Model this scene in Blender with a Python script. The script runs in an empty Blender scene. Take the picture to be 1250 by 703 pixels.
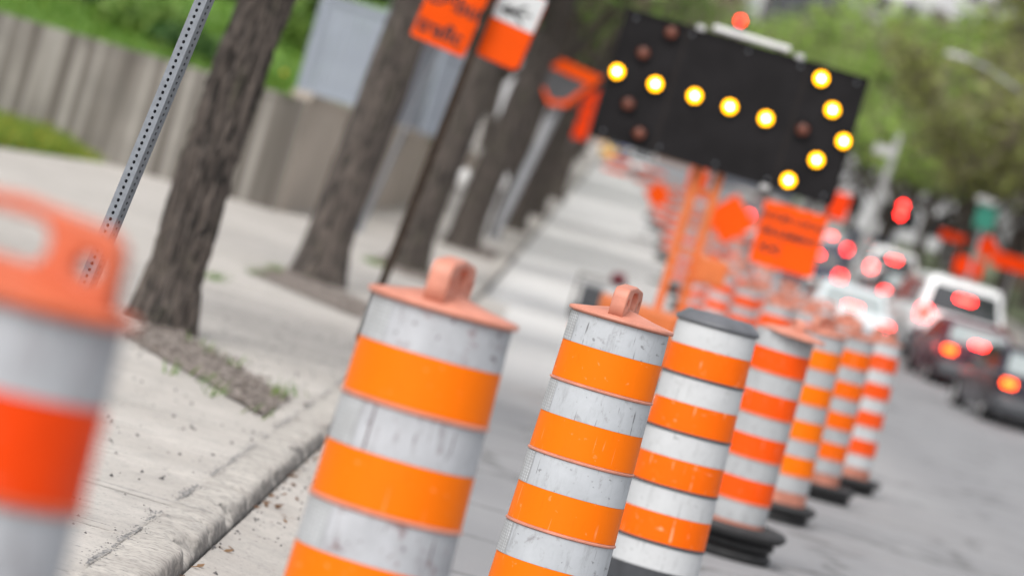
import bpy, math, random
import numpy as np
from mathutils import Vector, Matrix, noise as mnoise

random.seed(7)
rng = np.random.default_rng(7)
D = bpy.data
SC = bpy.context.scene
COL = SC.collection
R = math.radians

# ------------------------------------------------------------------ camera
W_, H_ = 1250.0, 703.0          # photograph's own size, used for reading directions off it
F = 4690.0                       # 135 mm on a 36 mm sensor
CAMZ = 1.75
ROLL = R(16)
VH = -102.0                      # horizon row (levelled)
VPU = 45.5                       # road's vanishing column (levelled)
yaw = math.atan(VPU / F)
pitch = math.atan(VH / F)        # negative: looks down
fwd = Vector((-math.sin(yaw) * math.cos(pitch), math.cos(yaw) * math.cos(pitch), math.sin(pitch)))
r0 = Vector((math.cos(yaw), math.sin(yaw), 0))
u0 = r0.cross(fwd)
cr = math.cos(ROLL) * r0 + math.sin(ROLL) * u0
cu = -math.sin(ROLL) * r0 + math.cos(ROLL) * u0
cam = D.cameras.new('camera')
cam_o = D.objects.new('camera', cam)
COL.objects.link(cam_o)
M = Matrix((cr, cu, -fwd)).transposed().to_4x4()
M.translation = Vector((0, 0, CAMZ))
cam_o.matrix_world = M
cam.sensor_width = 36
cam.lens = F / W_ * 36
cam.clip_start = 0.1
cam.clip_end = 4000
cam.dof.use_dof = True
cam.dof.focus_distance = 14.1
cam.dof.aperture_fstop = 2.2
SC.camera = cam_o

# ------------------------------------------------------------------ world, sun, exposure
SUN_EL, SUN_ROT = R(52), R(200)
w = D.worlds.new('World'); SC.world = w; w.use_nodes = True
nt = w.node_tree
bg = nt.nodes['Background']
sky = nt.nodes.new('ShaderNodeTexSky'); sky.sky_type = 'NISHITA'
sky.sun_disc = False; sky.sun_elevation = SUN_EL; sky.sun_rotation = SUN_ROT
sky.air_density = 1.0; sky.dust_density = 4.0; sky.ozone_density = 1.0
hs = nt.nodes.new('ShaderNodeHueSaturation'); hs.inputs['Saturation'].default_value = 0.22
nt.links.new(sky.outputs[0], hs.inputs['Color'])
nt.links.new(hs.outputs[0], bg.inputs['Color'])
bg.inputs['Strength'].default_value = 0.15
sun = D.lights.new('sun', 'SUN'); sun.energy = 1.0; sun.angle = R(30); sun.color = (1, 0.96, 0.9)
sun_o = D.objects.new('sun', sun); COL.objects.link(sun_o)
sd = Vector((math.sin(SUN_ROT) * math.cos(SUN_EL), math.cos(SUN_ROT) * math.cos(SUN_EL), math.sin(SUN_EL)))
sun_o.rotation_euler = sd.to_track_quat('Z', 'Y').to_euler()
vs = SC.view_settings
vs.view_transform = 'Standard'; vs.look = 'None'; vs.exposure = 0.64; vs.gamma = 1; vs.use_curve_mapping = False
SC.cycles.use_denoising = True
SC.cycles.denoiser = 'OPENIMAGEDENOISE'
SC.cycles.max_bounces = 6
SC.cycles.sample_clamp_indirect = 6

# ------------------------------------------------------------------ the lie of the land
def elev(y):
    if y < 40: return 0.0
    if y < 80: return 0.028 * (y - 40) ** 2 / 80
    return 0.56 + 0.028 * (y - 80)
def off(y):                       # the street bends very slightly to the right
    if y < 40: return 0.0
    if y < 80: return 0.0075 * (y - 40) ** 2 / 80
    return 0.15 + 0.0075 * (y - 80)
def ray(px, py):
    dx, dy = px - W_ / 2, py - H_ / 2
    return fwd + cr * (dx / F) - cu * (dy / F)
def at(px, py, z):                # a point of the place seen in that direction, z metres away
    return Vector((0, 0, CAMZ)) + ray(px, py) * z
def gnd(px, py, h=0.0):           # where that direction meets the ground (h above the road)
    d = ray(px, py); z = 20.0
    lo, hi = 3.0, 500.0
    g = lambda t: (CAMZ + d.z * t) - elev(d.y * t) - h
    for _ in range(60):
        z = (lo + hi) / 2
        if g(z) > 0: lo = z
        else: hi = z
    return at(px, py, z)
SW = 0.15                         # sidewalk height
KX = -1.04                        # left kerb line
RX = 12.2                         # right kerb line

# ------------------------------------------------------------------ objects
def tag(o, label=None, cat=None, group=None, kind=None):
    if label: o['label'] = label
    if cat: o['category'] = cat
    if group: o['group'] = group
    if kind: o['kind'] = kind
    return o
def thing(name, label, cat, loc, rot=(0, 0, 0), group=None):
    o = D.objects.new(name, None); COL.objects.link(o)
    o.empty_display_size = 0.2
    o.location = loc; o.rotation_euler = rot
    return tag(o, label, cat, group)
def copy_tree(o, parent=None):
    c = o.copy(); COL.objects.link(c)
    if parent: c.parent = parent
    for ch in list(o.children): copy_tree(ch, c)
    return c
def link(name, me, parent=None, loc=None, rot=None):
    o = D.objects.new(name, me); COL.objects.link(o)
    if parent: o.parent = parent
    if loc is not None: o.location = loc
    if rot is not None: o.rotation_euler = rot
    return o

class MB:
    def __init__(s): s.v = []; s.f = []
    def add(s, vs, fs):
        b = len(s.v); s.v += [tuple(v) for v in vs]; s.f += [tuple(b + i for i in f) for f in fs]; return s
    def box(s, c, d, rot=None):
        x, y, z = (q / 2 for q in d)
        vs = [Vector((i * x, j * y, k * z)) for k in (-1, 1) for j in (-1, 1) for i in (-1, 1)]
        if rot is not None: vs = [rot @ v for v in vs]
        vs = [v + Vector(c) for v in vs]
        return s.add(vs, [(0, 2, 3, 1), (4, 5, 7, 6), (0, 1, 5, 4), (2, 6, 7, 3), (0, 4, 6, 2), (1, 3, 7, 5)])
    def tube(s, pts, rad, n=12, caps=True):
        pts = [Vector(p) for p in pts]
        if not hasattr(rad, '__len__'): rad = [rad] * len(pts)
        vs = []; up = None
        for i, p in enumerate(pts):
            t = (pts[min(i + 1, len(pts) - 1)] - pts[max(i - 1, 0)]).normalized()
            if up is None: up = Vector((1, 0, 0)) if abs(t.x) < 0.9 else Vector((0, 1, 0))
            a = (up - t * up.dot(t)).normalized(); up = a
            b = t.cross(a)
            for k in range(n):
                q = 2 * math.pi * k / n
                vs.append(p + (a * math.cos(q) + b * math.sin(q)) * rad[i])
        fs = []
        for i in range(len(pts) - 1):
            for k in range(n):
                k2 = (k + 1) % n
                fs.append((i * n + k, i * n + k2, (i + 1) * n + k2, (i + 1) * n + k))
        if caps:
            fs.append(tuple(reversed(range(n)))); fs.append(tuple((len(pts) - 1) * n + k for k in range(n)))
        return s.add(vs, fs)
    def lathe(s, prof, n=48, closed=False, axis='Z', c=(0, 0, 0)):
        vs = []
        for r, z in prof:
            for k in range(n):
                q = 2 * math.pi * k / n
                x, y = r * math.cos(q), r * math.sin(q)
                p = (x, y, z) if axis == 'Z' else ((z, x, y) if axis == 'X' else (x, z, y))
                vs.append((p[0] + c[0], p[1] + c[1], p[2] + c[2]))
        fs = []; m = len(prof)
        for i in range(m if closed else m - 1):
            i2 = (i + 1) % m
            for k in range(n):
                k2 = (k + 1) % n
                fs.append((i * n + k, i * n + k2, i2 * n + k2, i2 * n + k))
        return s.add(vs, fs)
    def prism(s, poly, y0, y1, tf=None):          # polygon in XZ, extruded along Y
        n = len(poly)
        vs = [Vector((x, y0, z)) for x, z in poly] + [Vector((x, y1, z)) for x, z in poly]
        if tf: vs = [tf(v) for v in vs]
        fs = [tuple(range(n)), tuple(reversed(range(n, 2 * n)))]
        for i in range(n):
            j = (i + 1) % n
            fs.append((j, i, n + i, n + j))
        return s.add(vs, fs)
    def loft(s, rings, caps=True):
        n = len(rings[0]); vs = [v for r in rings for v in r]; fs = []
        for i in range(len(rings) - 1):
            for k in range(n):
                k2 = (k + 1) % n
                fs.append((i * n + k, i * n + k2, (i + 1) * n + k2, (i + 1) * n + k))
        if caps:
            fs.append(tuple(reversed(range(n)))); fs.append(tuple((len(rings) - 1) * n + k for k in range(n)))
        return s.add(vs, fs)
    def mesh(s, name, mat, smooth=False):
        me = D.meshes.new(name); me.from_pydata(s.v, [], s.f)
        import bmesh
        bm = bmesh.new(); bm.from_mesh(me)
        bmesh.ops.recalc_face_normals(bm, faces=bm.faces[:]); bm.to_mesh(me); bm.free()
        if mat: me.materials.append(mat)
        if smooth:
            me.polygons.foreach_set('use_smooth', [True] * len(me.polygons))
            try: me.set_sharp_from_angle(angle=R(smooth if smooth is not True else 40))
            except Exception: pass
        me.update(); return me
    def build(s, name, mat, parent=None, smooth=False, loc=None, rot=None, bevel=0):
        o = link(name, s.mesh(name, mat, smooth), parent, loc, rot)
        if bevel:
            b = o.modifiers.new('bevel', 'BEVEL'); b.width = bevel; b.segments = 2; b.limit_method = 'ANGLE'; b.angle_limit = R(35)
        return o

def rrect(w_, h_, r, n=5, cx=0, cz=0):
    pts = []
    for (sx, sz, a0) in ((1, 1, 0), (-1, 1, 90), (-1, -1, 180), (1, -1, 270)):
        for k in range(n + 1):
            a = R(a0 + 90 * k / n)
            pts.append((cx + sx * (w_ / 2 - r) + r * math.cos(a), cz + sz * (h_ / 2 - r) + r * math.sin(a)))
    return pts

_tmp = []
def curve_mesh(name, loops, depth, mat, bevel=0.0):     # flat outline with holes in XY, extruded; stands up into XZ
    cu_ = D.curves.new(name, 'CURVE'); cu_.dimensions = '2D'; cu_.fill_mode = 'BOTH'
    cu_.extrude = depth / 2 - bevel; cu_.bevel_depth = bevel; cu_.bevel_resolution = 2
    cu_.offset = -bevel
    for lp in loops:
        sp = cu_.splines.new('POLY'); sp.points.add(len(lp) - 1); sp.use_cyclic_u = True
        for i, (x, y) in enumerate(lp): sp.points[i].co = (x, y, 0, 1)
    o = D.objects.new(name, cu_); COL.objects.link(o)
    bpy.context.view_layer.update()
    dg = bpy.context.evaluated_depsgraph_get()
    me = D.meshes.new_from_object(o.evaluated_get(dg))
    D.objects.remove(o); D.curves.remove(cu_)
    me.transform(Matrix.Rotation(R(90), 4, 'X'))
    me.materials.clear(); me.materials.append(mat); me.name = name
    return me
def text_mesh(name, s, size, mat, depth=0.002, align='CENTER'):
    c = D.curves.new(name, 'FONT'); c.body = s; c.size = size; c.align_x = align; c.align_y = 'CENTER'; c.extrude = depth; c.offset = size * 0.03
    o = D.objects.new(name, c); COL.objects.link(o)
    bpy.context.view_layer.update()
    me = D.meshes.new_from_object(o.evaluated_get(bpy.context.evaluated_depsgraph_get()))
    D.objects.remove(o); D.curves.remove(c)
    me.transform(Matrix.Rotation(R(90), 4, 'X')); me.materials.clear(); me.materials.append(mat); me.name = name
    return me

# ------------------------------------------------------------------ materials
def newmat(name):
    m = D.materials.new(name); m.use_nodes = True
    n = m.node_tree.nodes; l = m.node_tree.links
    return m, n, l, n['Principled BSDF']
def coords(n, l, scale=(1, 1, 1), rand=True, world=False):
    mp = n.new('ShaderNodeMapping'); mp.inputs['Scale'].default_value = scale
    if world:
        g = n.new('ShaderNodeNewGeometry'); l.new(g.outputs['Position'], mp.inputs['Vector'])
    else:
        t = n.new('ShaderNodeTexCoord')
        if rand:
            oi = n.new('ShaderNodeObjectInfo'); a = n.new('ShaderNodeVectorMath'); a.operation = 'SCALE'
            a.inputs[0].default_value = (13.7, 7.3, 5.1); l.new(oi.outputs['Random'], a.inputs['Scale'])
            b = n.new('ShaderNodeVectorMath'); l.new(t.outputs['Object'], b.inputs[0]); l.new(a.outputs[0], b.inputs[1])
            l.new(b.outputs[0], mp.inputs['Vector'])
        else: l.new(t.outputs['Object'], mp.inputs['Vector'])
    return mp.outputs[0]
def nz(n, l, vec, scale, detail=4, rough=0.6, dist=0):
    t = n.new('ShaderNodeTexNoise'); t.inputs['Scale'].default_value = scale; t.inputs['Detail'].default_value = detail
    t.inputs['Roughness'].default_value = rough; t.inputs['Distortion'].default_value = dist
    l.new(vec, t.inputs['Vector']); return t.outputs['Fac']
def ramp(n, l, fac, stops):
    r = n.new('ShaderNodeValToRGB'); e = r.color_ramp.elements
    while len(e) < len(stops): e.new(0.5)
    for q, (p, c) in zip(e, stops):
        q.position = p; q.color = (*c, 1) if hasattr(c, '__len__') else (c, c, c, 1)
    l.new(fac, r.inputs[0]); return r.outputs[0]
def mix(n, l, fac, a, b, mode='MIX'):
    m = n.new('ShaderNodeMix'); m.data_type = 'RGBA'; m.blend_type = mode
    for sock, v in ((m.inputs[0], fac), (m.inputs[6], a), (m.inputs[7], b)):
        if hasattr(v, 'links') or isinstance(v, bpy.types.NodeSocket): l.new(v, sock)
        else: sock.default_value = v if not hasattr(v, '__len__') else ((*v, 1) if len(v) == 3 else v)
    return m.outputs[2]
def bump(n, l, p, h, strength=0.4, dist=0.01):
    b = n.new('ShaderNodeBump'); b.inputs['Strength'].default_value = strength; b.inputs['Distance'].default_value = dist
    l.new(h, b.inputs['Height']); l.new(b.outputs[0], p.inputs['Normal'])
def simple(name, c, rough=0.6, metal=0.0, var=0.18, scale=6.0, bmp=0.0, spec=0.5):
    m, n, l, p = newmat(name)
    v = coords(n, l)
    f = nz(n, l, v, scale, 5)
    a = tuple(q * (1 - var) for q in c); b = tuple(min(1, q * (1 + var)) for q in c)
    l.new(ramp(n, l, f, [(0.3, a), (0.7, b)]), p.inputs['Base Color'])
    p.inputs['Roughness'].default_value = rough; p.inputs['Metallic'].default_value = metal
    p.inputs['Specular IOR Level'].default_value = spec
    if bmp: bump(n, l, p, nz(n, l, v, scale * 12, 3), bmp, 0.004)
    return m
def glow(name, c, strength):
    m, n, l, p = newmat(name)
    p.inputs['Base Color'].default_value = (*c, 1); p.inputs['Emission Color'].default_value = (*c, 1)
    p.inputs['Emission Strength'].default_value = strength; p.inputs['Roughness'].default_value = 0.3
    return m
def band(name, c, dirt, dirtc, scratch, scr_c, grime=0.25):
    # worn retroreflective sheeting: blotches of dirt, long scratches, a fine cell pattern
    m, n, l, p = newmat(name)
    v = coords(n, l)
    big = nz(n, l, v, 7, 6, 0.65)
    col = mix(n, l, ramp(n, l, big, [(0.35, 0.0), (0.75, grime)]), c, tuple(q * 0.55 for q in c))
    bl = nz(n, l, v, 16, 5, 0.7, 0.4)
    col = mix(n, l, ramp(n, l, bl, [(0.58, 0.0), (0.72, dirt)]), col, dirtc)
    vs_ = coords(n, l, (1, 1, 0.22))
    st = nz(n, l, vs_, 60, 3, 0.5)
    col = mix(n, l, ramp(n, l, st, [(0.6, 0.0), (0.8, 0.22)]), col, tuple(q * 0.6 for q in c))
    for kk, (rot, thr) in enumerate((((0.35, 0.6, 0.2), .70), ((-0.5, 0.25, 0.4), .72))):
        mq = n.new('ShaderNodeMapping'); mq.inputs['Rotation'].default_value = rot; mq.inputs['Scale'].default_value = (1, 1, .035)
        l.new(v, mq.inputs['Vector'])
        ln = ramp(n, l, nz(n, l, mq.outputs[0], 75 + 20 * kk, 1, 0.4), [(thr, 0.0), (thr + .035, 1.0)])
        msk = ramp(n, l, nz(n, l, v, 8 + 3 * kk, 2), [(0.50, 0.0), (0.58, scratch)])
        mm = n.new('ShaderNodeMath'); mm.operation = 'MULTIPLY'; l.new(ln, mm.inputs[0]); l.new(msk, mm.inputs[1])
        col = mix(n, l, mm.outputs[0], col, scr_c)
    # tyre and hand smears running with the drum
    vv = coords(n, l, (1, 1, .3))
    col = mix(n, l, ramp(n, l, nz(n, l, vv, 22, 5, .7), [(0.55, 0.0), (0.75, grime)]), col, tuple(q * .5 for q in dirtc))
    # short scuffs
    vq = n.new('ShaderNodeTexNoise'); vq.inputs['Scale'].default_value = 26; vq.inputs['Detail'].default_value = 2
    mp = n.new('ShaderNodeMapping'); mp.inputs['Rotation'].default_value = (0.5, 0.9, 0.2); mp.inputs['Scale'].default_value = (0.25, 1.6, 1.6)
    l.new(v, mp.inputs['Vector']); l.new(mp.outputs[0], vq.inputs['Vector'])
    col = mix(n, l, ramp(n, l, vq.outputs['Fac'], [(0.68, 0.0), (0.74, scratch * 0.8)]), col, scr_c)
    l.new(col, p.inputs['Base Color'])
    p.inputs['Roughness'].default_value = 0.5
    p.inputs['Specular IOR Level'].default_value = 0.14
    cell = n.new('ShaderNodeTexVoronoi'); cell.inputs['Scale'].default_value = 170; l.new(v, cell.inputs['Vector'])
    bump(n, l, p, cell.outputs['Distance'], 0.06, 0.002)
    return m

MAT = {}
MAT['white_band'] = band('white sheeting', (0.45, 0.47, 0.495), 0.6, (0.17, 0.15, 0.15), 0.7, (0.10, 0.095, 0.095), 0.4)
MAT['clean_white'] = band('clean white sheeting', (0.51, 0.52, 0.53), 0.3, (0.25, 0.24, 0.23), 0.5, (0.1, 0.1, 0.1))
MAT['dirty_white'] = band('dirty white sheeting', (0.44, 0.45, 0.475), 0.95, (0.20, 0.12, 0.12), 0.9, (0.09, 0.06, 0.06), 0.6)
MAT['grey_white'] = band('grey weathered sheeting', (0.40, 0.41, 0.42), 0.7, (0.16, 0.14, 0.14), 0.6, (0.5, 0.5, 0.5), 0.4)
MAT['orange_band'] = band('orange sheeting', (0.82, 0.125, 0.0), 0.2, (0.8, 0.2, 0.03), 0.55, (0.95, 0.5, 0.3), 0.12)
MAT['amber_band'] = band('amber sheeting', (0.82, 0.158, 0.0), 0.16, (0.8, 0.16, 0.01), 0.3, (0.95, 0.42, 0.2), 0.08)
MAT['red_band'] = band('red orange sheeting', (0.78, 0.055, 0.002), 0.2, (0.75, 0.1, 0.02), 0.4, (0.9, 0.4, 0.3), 0.15)
def cellmat():
    m, n, l, p = newmat('cell patterned sheeting'); v = coords(n, l)
    vo = n.new('ShaderNodeTexVoronoi'); vo.inputs['Scale'].default_value = 95; vo.inputs['Randomness'].default_value = .15; l.new(v, vo.inputs['Vector'])
    c = ramp(n, l, vo.outputs['Distance'], [(0.30, (0.50, 0.515, 0.53)), (0.55, (0.33, 0.34, 0.35))])
    c = mix(n, l, ramp(n, l, nz(n, l, v, 9, 5), [(0.45, 0.0), (0.7, 0.5)]), c, (0.28, 0.28, 0.28))
    l.new(c, p.inputs['Base Color']); p.inputs['Roughness'].default_value = 0.5; p.inputs['Specular IOR Level'].default_value = 0.2
    return m
MAT['cell_white'] = cellmat()
MAT['deep_band'] = band('deep orange sheeting', (0.82, 0.082, 0.002), 0.2, (0.75, 0.1, 0.02), 0.4, (0.9, 0.4, 0.3), 0.15)
MAT['far_band'] = band('faded orange sheeting', (0.80, 0.085, 0.008), 0.2, (0.8, 0.2, 0.1), 0.3, (0.9, 0.5, 0.4), 0.2)
MAT['salmon'] = simple('sun-faded orange plastic', (0.52, 0.205, 0.14), 0.55, var=0.2, scale=9, bmp=0.05)
MAT['orange_plastic'] = simple('orange plastic', (0.50, 0.105, 0.042), 0.5, var=0.12, scale=9)
MAT['dark_plastic'] = simple('dark grey plastic', (0.055, 0.058, 0.065), 0.5, var=0.25, scale=9)
MAT['lid_grey'] = simple('faded grey plastic', (0.10, 0.104, 0.115), 0.45, var=0.2, scale=9)
MAT['rubber'] = simple('tyre rubber', (0.022, 0.022, 0.023), 0.65, var=0.35, scale=14, bmp=0.3)
MAT['galv'] = simple('galvanised steel', (0.21, 0.225, 0.25), 0.45, 0.55, var=0.15, scale=30)
MAT['paint_grey'] = simple('grey painted steel', (0.30, 0.31, 0.33), 0.5, var=0.1)
MAT['pole_grey'] = simple('weathered grey pole', (0.33, 0.33, 0.33), 0.7, var=.1)
MAT['dark_steel'] = simple('dark brown steel', (0.040, 0.027, 0.019), 0.75, 0.0, var=0.4, scale=12, spec=0.2)
MAT['black_paint'] = simple('matte black board', (0.012, 0.011, 0.012), 0.7, var=0.3, scale=3, spec=0.15)
MAT['black'] = simple('black print', (0.015, 0.015, 0.016), 0.5)
MAT['sign_orange'] = simple('orange sign sheeting', (0.85, 0.085, 0.002), 0.5, var=0.06, scale=4, spec=0.12)
MAT['sign_red'] = simple('red orange sign sheeting', (0.80, 0.05, 0.003), 0.5, var=0.08, scale=4, spec=0.12)
MAT['sign_white'] = simple('white sign sheeting', (0.62, 0.63, 0.64), 0.45, var=0.06)
MAT['sign_back'] = simple('dark sign face', (0.075, 0.075, 0.08), 0.6, var=0.2)
MAT['green_sign'] = simple('green sign sheeting', (0.03, 0.22, 0.16), 0.5)
MAT['trailer_orange'] = simple('orange machine paint', (0.60, 0.15, 0.035), 0.45, var=0.12, scale=4)
MAT['white_paint'] = simple('white enamel', (0.7, 0.7, 0.7), 0.35, var=0.05)
MAT['pale_grey'] = simple('pale grey aluminium', (0.5, 0.5, 0.5), 0.4, 0.2, var=0.08)
MAT['unlit'] = simple('unlit lamp lens', (0.16, 0.05, 0.03), 0.3, var=0.2)
MAT['amber_lamp'] = glow('amber lamp', (1.0, 0.40, 0.0), 4.2)
MAT['lamp_core'] = glow('bright lamp filament', (1.0, 0.72, 0.30), 26)
MAT['red_lamp'] = glow('red brake lamp', (1.0, 0.014, 0.010), 11)
MAT['orange_lamp'] = glow('orange red tail lamp', (1.0, 0.065, 0.004), 8)
MAT['brake_lamp'] = glow('red high brake lamp', (1.0, 0.016, 0.012), 24)
MAT['signal_red'] = glow('red signal lens', (1.0, 0.02, 0.015), 16)
MAT['dark_lens'] = simple('dark lens', (0.03, 0.02, 0.015), 0.25)
MAT['glass'] = simple('dark car glass', (0.02, 0.024, 0.028), 0.06, spec=0.8, var=0.1)
MAT['sky_tint_glass'] = simple('car glass with painted sky reflection', (0.30, 0.34, 0.34), 0.12, spec=0.8, var=0.1)  # sedan rear windows: reflected sky is painted into the base colour
MAT['maroon'] = simple('maroon enamel', (0.14, 0.01, 0.02), 0.35)
MAT['grey_vinyl'] = simple('grey fence board', (0.27, 0.30, 0.35), 0.6, var=0.08, scale=2)
MAT['blue_paint'] = simple('blue enamel', (0.09, 0.13, 0.38), 0.4)
MAT['yellow_paint'] = simple('yellow enamel', (0.7, 0.42, 0.08), 0.4)
def carpaint(name, c, rough=0.25):
    m = simple(name, c, rough, var=0.05, scale=1.5)
    m.node_tree.nodes['Principled BSDF'].inputs['Coat Weight'].default_value = 0.6 if max(c) > .3 else 0.15
    if max(c) < .3: m.node_tree.nodes['Principled BSDF'].inputs['Specular IOR Level'].default_value = 0.25
    return m

# -- ground surfaces
def m_road():
    m, n, l, p = newmat('worn grey asphalt')
    v = coords(n, l, world=True)
    big = nz(n, l, v, 0.35, 5, 0.6)
    vs_ = coords(n, l, (1.6, 0.12, 1), world=True)
    lane = nz(n, l, vs_, 0.8, 4, 0.6)
    fine = nz(n, l, v, 55, 4, 0.7)
    col = ramp(n, l, big, [(0.25, (0.235, 0.235, 0.245)), (0.75, (0.31, 0.308, 0.314))])
    col = mix(n, l, ramp(n, l, lane, [(0.40, 0.0), (0.7, 0.40)]), col, (0.19, 0.19, 0.20))
    col = mix(n, l, ramp(n, l, fine, [(0.3, 0.5), (0.75, 0.0)]), col, (0.15, 0.15, 0.155))
    vo = n.new('ShaderNodeTexVoronoi'); vo.feature = 'DISTANCE_TO_EDGE'; vo.inputs['Scale'].default_value = 0.42
    nn = n.new('ShaderNodeTexNoise'); nn.inputs['Scale'].default_value = 1.7; nn.inputs['Detail'].default_value = 5; l.new(v, nn.inputs['Vector'])
    ad = n.new('ShaderNodeVectorMath'); ad.operation = 'MULTIPLY_ADD'; ad.inputs[1].default_value = (0.9, 0.9, 0.9)
    l.new(nn.outputs['Color'], ad.inputs[0]); l.new(v, ad.inputs[2]); l.new(ad.outputs[0], vo.inputs['Vector'])
    col = mix(n, l, ramp(n, l, vo.outputs['Distance'], [(0.0, 0.85), (0.03, 0.0)]), col, (0.09, 0.09, 0.09))
    # paler, patchy road colour that fades in up the closed lane
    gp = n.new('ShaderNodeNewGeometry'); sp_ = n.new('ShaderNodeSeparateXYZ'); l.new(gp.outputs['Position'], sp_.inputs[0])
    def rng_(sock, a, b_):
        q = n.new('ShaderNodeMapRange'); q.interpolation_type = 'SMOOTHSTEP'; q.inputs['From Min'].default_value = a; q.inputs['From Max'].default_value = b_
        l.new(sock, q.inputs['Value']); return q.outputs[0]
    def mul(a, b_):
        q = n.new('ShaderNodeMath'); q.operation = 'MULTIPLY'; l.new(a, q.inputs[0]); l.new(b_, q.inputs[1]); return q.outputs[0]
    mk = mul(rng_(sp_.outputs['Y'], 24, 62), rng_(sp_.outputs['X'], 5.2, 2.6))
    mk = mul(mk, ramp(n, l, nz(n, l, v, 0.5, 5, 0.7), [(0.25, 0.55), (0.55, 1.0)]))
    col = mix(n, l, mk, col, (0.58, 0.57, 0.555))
    l.new(col, p.inputs['Base Color']); p.inputs['Roughness'].default_value = 0.8
    bump(n, l, p, fine, 0.5, 0.006)
    return m
def m_concrete():
    m, n, l, p = newmat('old sidewalk concrete')
    v = coords(n, l, world=True)
    big = nz(n, l, v, 0.7, 6, 0.65)
    mid = nz(n, l, v, 6, 5, 0.7)
    fine = nz(n, l, v, 60, 3, 0.7)
    col = ramp(n, l, big, [(0.3, (0.38, 0.35, 0.32)), (0.7, (0.52, 0.487, 0.45))])
    col = mix(n, l, ramp(n, l, mid, [(0.48, 0.0), (0.75, 0.6)]), col, (0.24, 0.23, 0.22))
    col = mix(n, l, ramp(n, l, fine, [(0.3, 0.35), (0.6, 0.0)]), col, (0.22, 0.21, 0.2))
    vo = n.new('ShaderNodeTexVoronoi'); vo.inputs['Scale'].default_value = 9; l.new(v, vo.inputs['Vector'])
    k = ramp(n, l, vo.outputs['Distance'], [(0.06, 0.9), (0.11, 0.0)])
    col = mix(n, l, k, col, (0.10, 0.10, 0.11))
    vo2 = n.new('ShaderNodeTexVoronoi'); vo2.inputs['Scale'].default_value = 21; l.new(v, vo2.inputs['Vector'])
    col = mix(n, l, ramp(n, l, vo2.outputs['Distance'], [(0.10, 0.8), (0.20, 0.0)]), col, (0.16, 0.15, 0.145))
    v3 = coords(n, l, (1, .35, 1), world=True)
    col = mix(n, l, ramp(n, l, nz(n, l, v3, 2.2, 6, 0.72, .5), [(0.52, 0.0), (0.72, 0.4)]), col, (0.27, 0.255, 0.235))
    col = mix(n, l, ramp(n, l, nz(n, l, v, 130, 2, 0.6), [(0.60, 0.0), (0.68, 0.5)]), col, (0.15, 0.145, 0.14))
    l.new(col, p.inputs['Base Color']); p.inputs['Roughness'].default_value = 0.85
    bump(n, l, p, mid, 0.4, 0.01)
    return m
def m_kerb():
    m, n, l, p = newmat('chipped kerb concrete')
    v = coords(n, l, world=True)
    a = nz(n, l, v, 5, 6, 0.7); b = nz(n, l, v, 28, 4, 0.7)
    col = ramp(n, l, a, [(0.3, (0.31, 0.285, 0.26)), (0.65, (0.48, 0.45, 0.41))])
    col = mix(n, l, ramp(n, l, b, [(0.30, 0.8), (0.52, 0.0)]), col, (0.14, 0.135, 0.13))
    g = n.new('ShaderNodeNewGeometry'); sx = n.new('ShaderNodeSeparateXYZ'); l.new(g.outputs['Normal'], sx.inputs[0])
    side = ramp(n, l, sx.outputs['Z'], [(0.35, 1.0), (0.85, 0.0)])       # road grime sits on the worn face
    st = ramp(n, l, nz(n, l, v, 16, 5, 0.75), [(0.36, 0.1), (0.55, 0.8)])
    mm = n.new('ShaderNodeMath'); mm.operation = 'MULTIPLY'; l.new(side, mm.inputs[0]); l.new(st, mm.inputs[1])
    col = mix(n, l, mm.outputs[0], col, (0.12, 0.113, 0.107))
    l.new(col, p.inputs['Base Color']); p.inputs['Roughness'].default_value = 0.9
    bump(n, l, p, b, 0.5, 0.006)
    return m
def m_soil():
    m, n, l, p = newmat('mulch and gravel soil')
    v = coords(n, l, world=True)
    vo = n.new('ShaderNodeTexVoronoi'); vo.inputs['Scale'].default_value = 42; l.new(v, vo.inputs['Vector'])
    c = ramp(n, l, vo.outputs['Color'], [(0.1, (0.06, 0.048, 0.04)), (0.5, (0.17, 0.14, 0.12)), (0.85, (0.36, 0.31, 0.28))])
    l.new(c, p.inputs['Base Color']); p.inputs['Roughness'].default_value = 0.95
    bump(n, l, p, vo.outputs['Distance'], 0.8, 0.02)
    return m
def m_bark(dark, light):
    m, n, l, p = newmat('bark')
    v = coords(n, l, (1, 1, 0.17))
    a = nz(n, l, v, 24, 7, 0.68, 0.8)
    c = ramp(n, l, a, [(0.40, dark), (0.56, light)])
    v2 = coords(n, l, (1, 1, 0.5))
    c = mix(n, l, ramp(n, l, nz(n, l, v2, 5, 4), [(0.55, 0.0), (0.75, 0.5)]), c, (0.085, 0.085, 0.05))
    l.new(c, p.inputs['Base Color']); p.inputs['Roughness'].default_value = 0.9
    bump(n, l, p, a, 1.0, 0.04)
    return m
def m_leaf(name, a, b, c):
    m, n, l, p = newmat(name)
    g = n.new('ShaderNodeNewGeometry')
    col = ramp(n, l, g.outputs['Random Per Island'], [(0.0, a), (0.5, b), (1.0, c)])
    l.new(col, p.inputs['Base Color']); p.inputs['Roughness'].default_value = 0.6
    tr = n.new('ShaderNodeBsdfTranslucent'); l.new(col, tr.inputs['Color'])
    ms = n.new('ShaderNodeMixShader'); ms.inputs[0].default_value = 0.4
    l.new(p.outputs[0], ms.inputs[1]); l.new(tr.outputs[0], ms.inputs[2])
    l.new(ms.outputs[0], n['Material Output'].inputs['Surface'])
    return m
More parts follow.
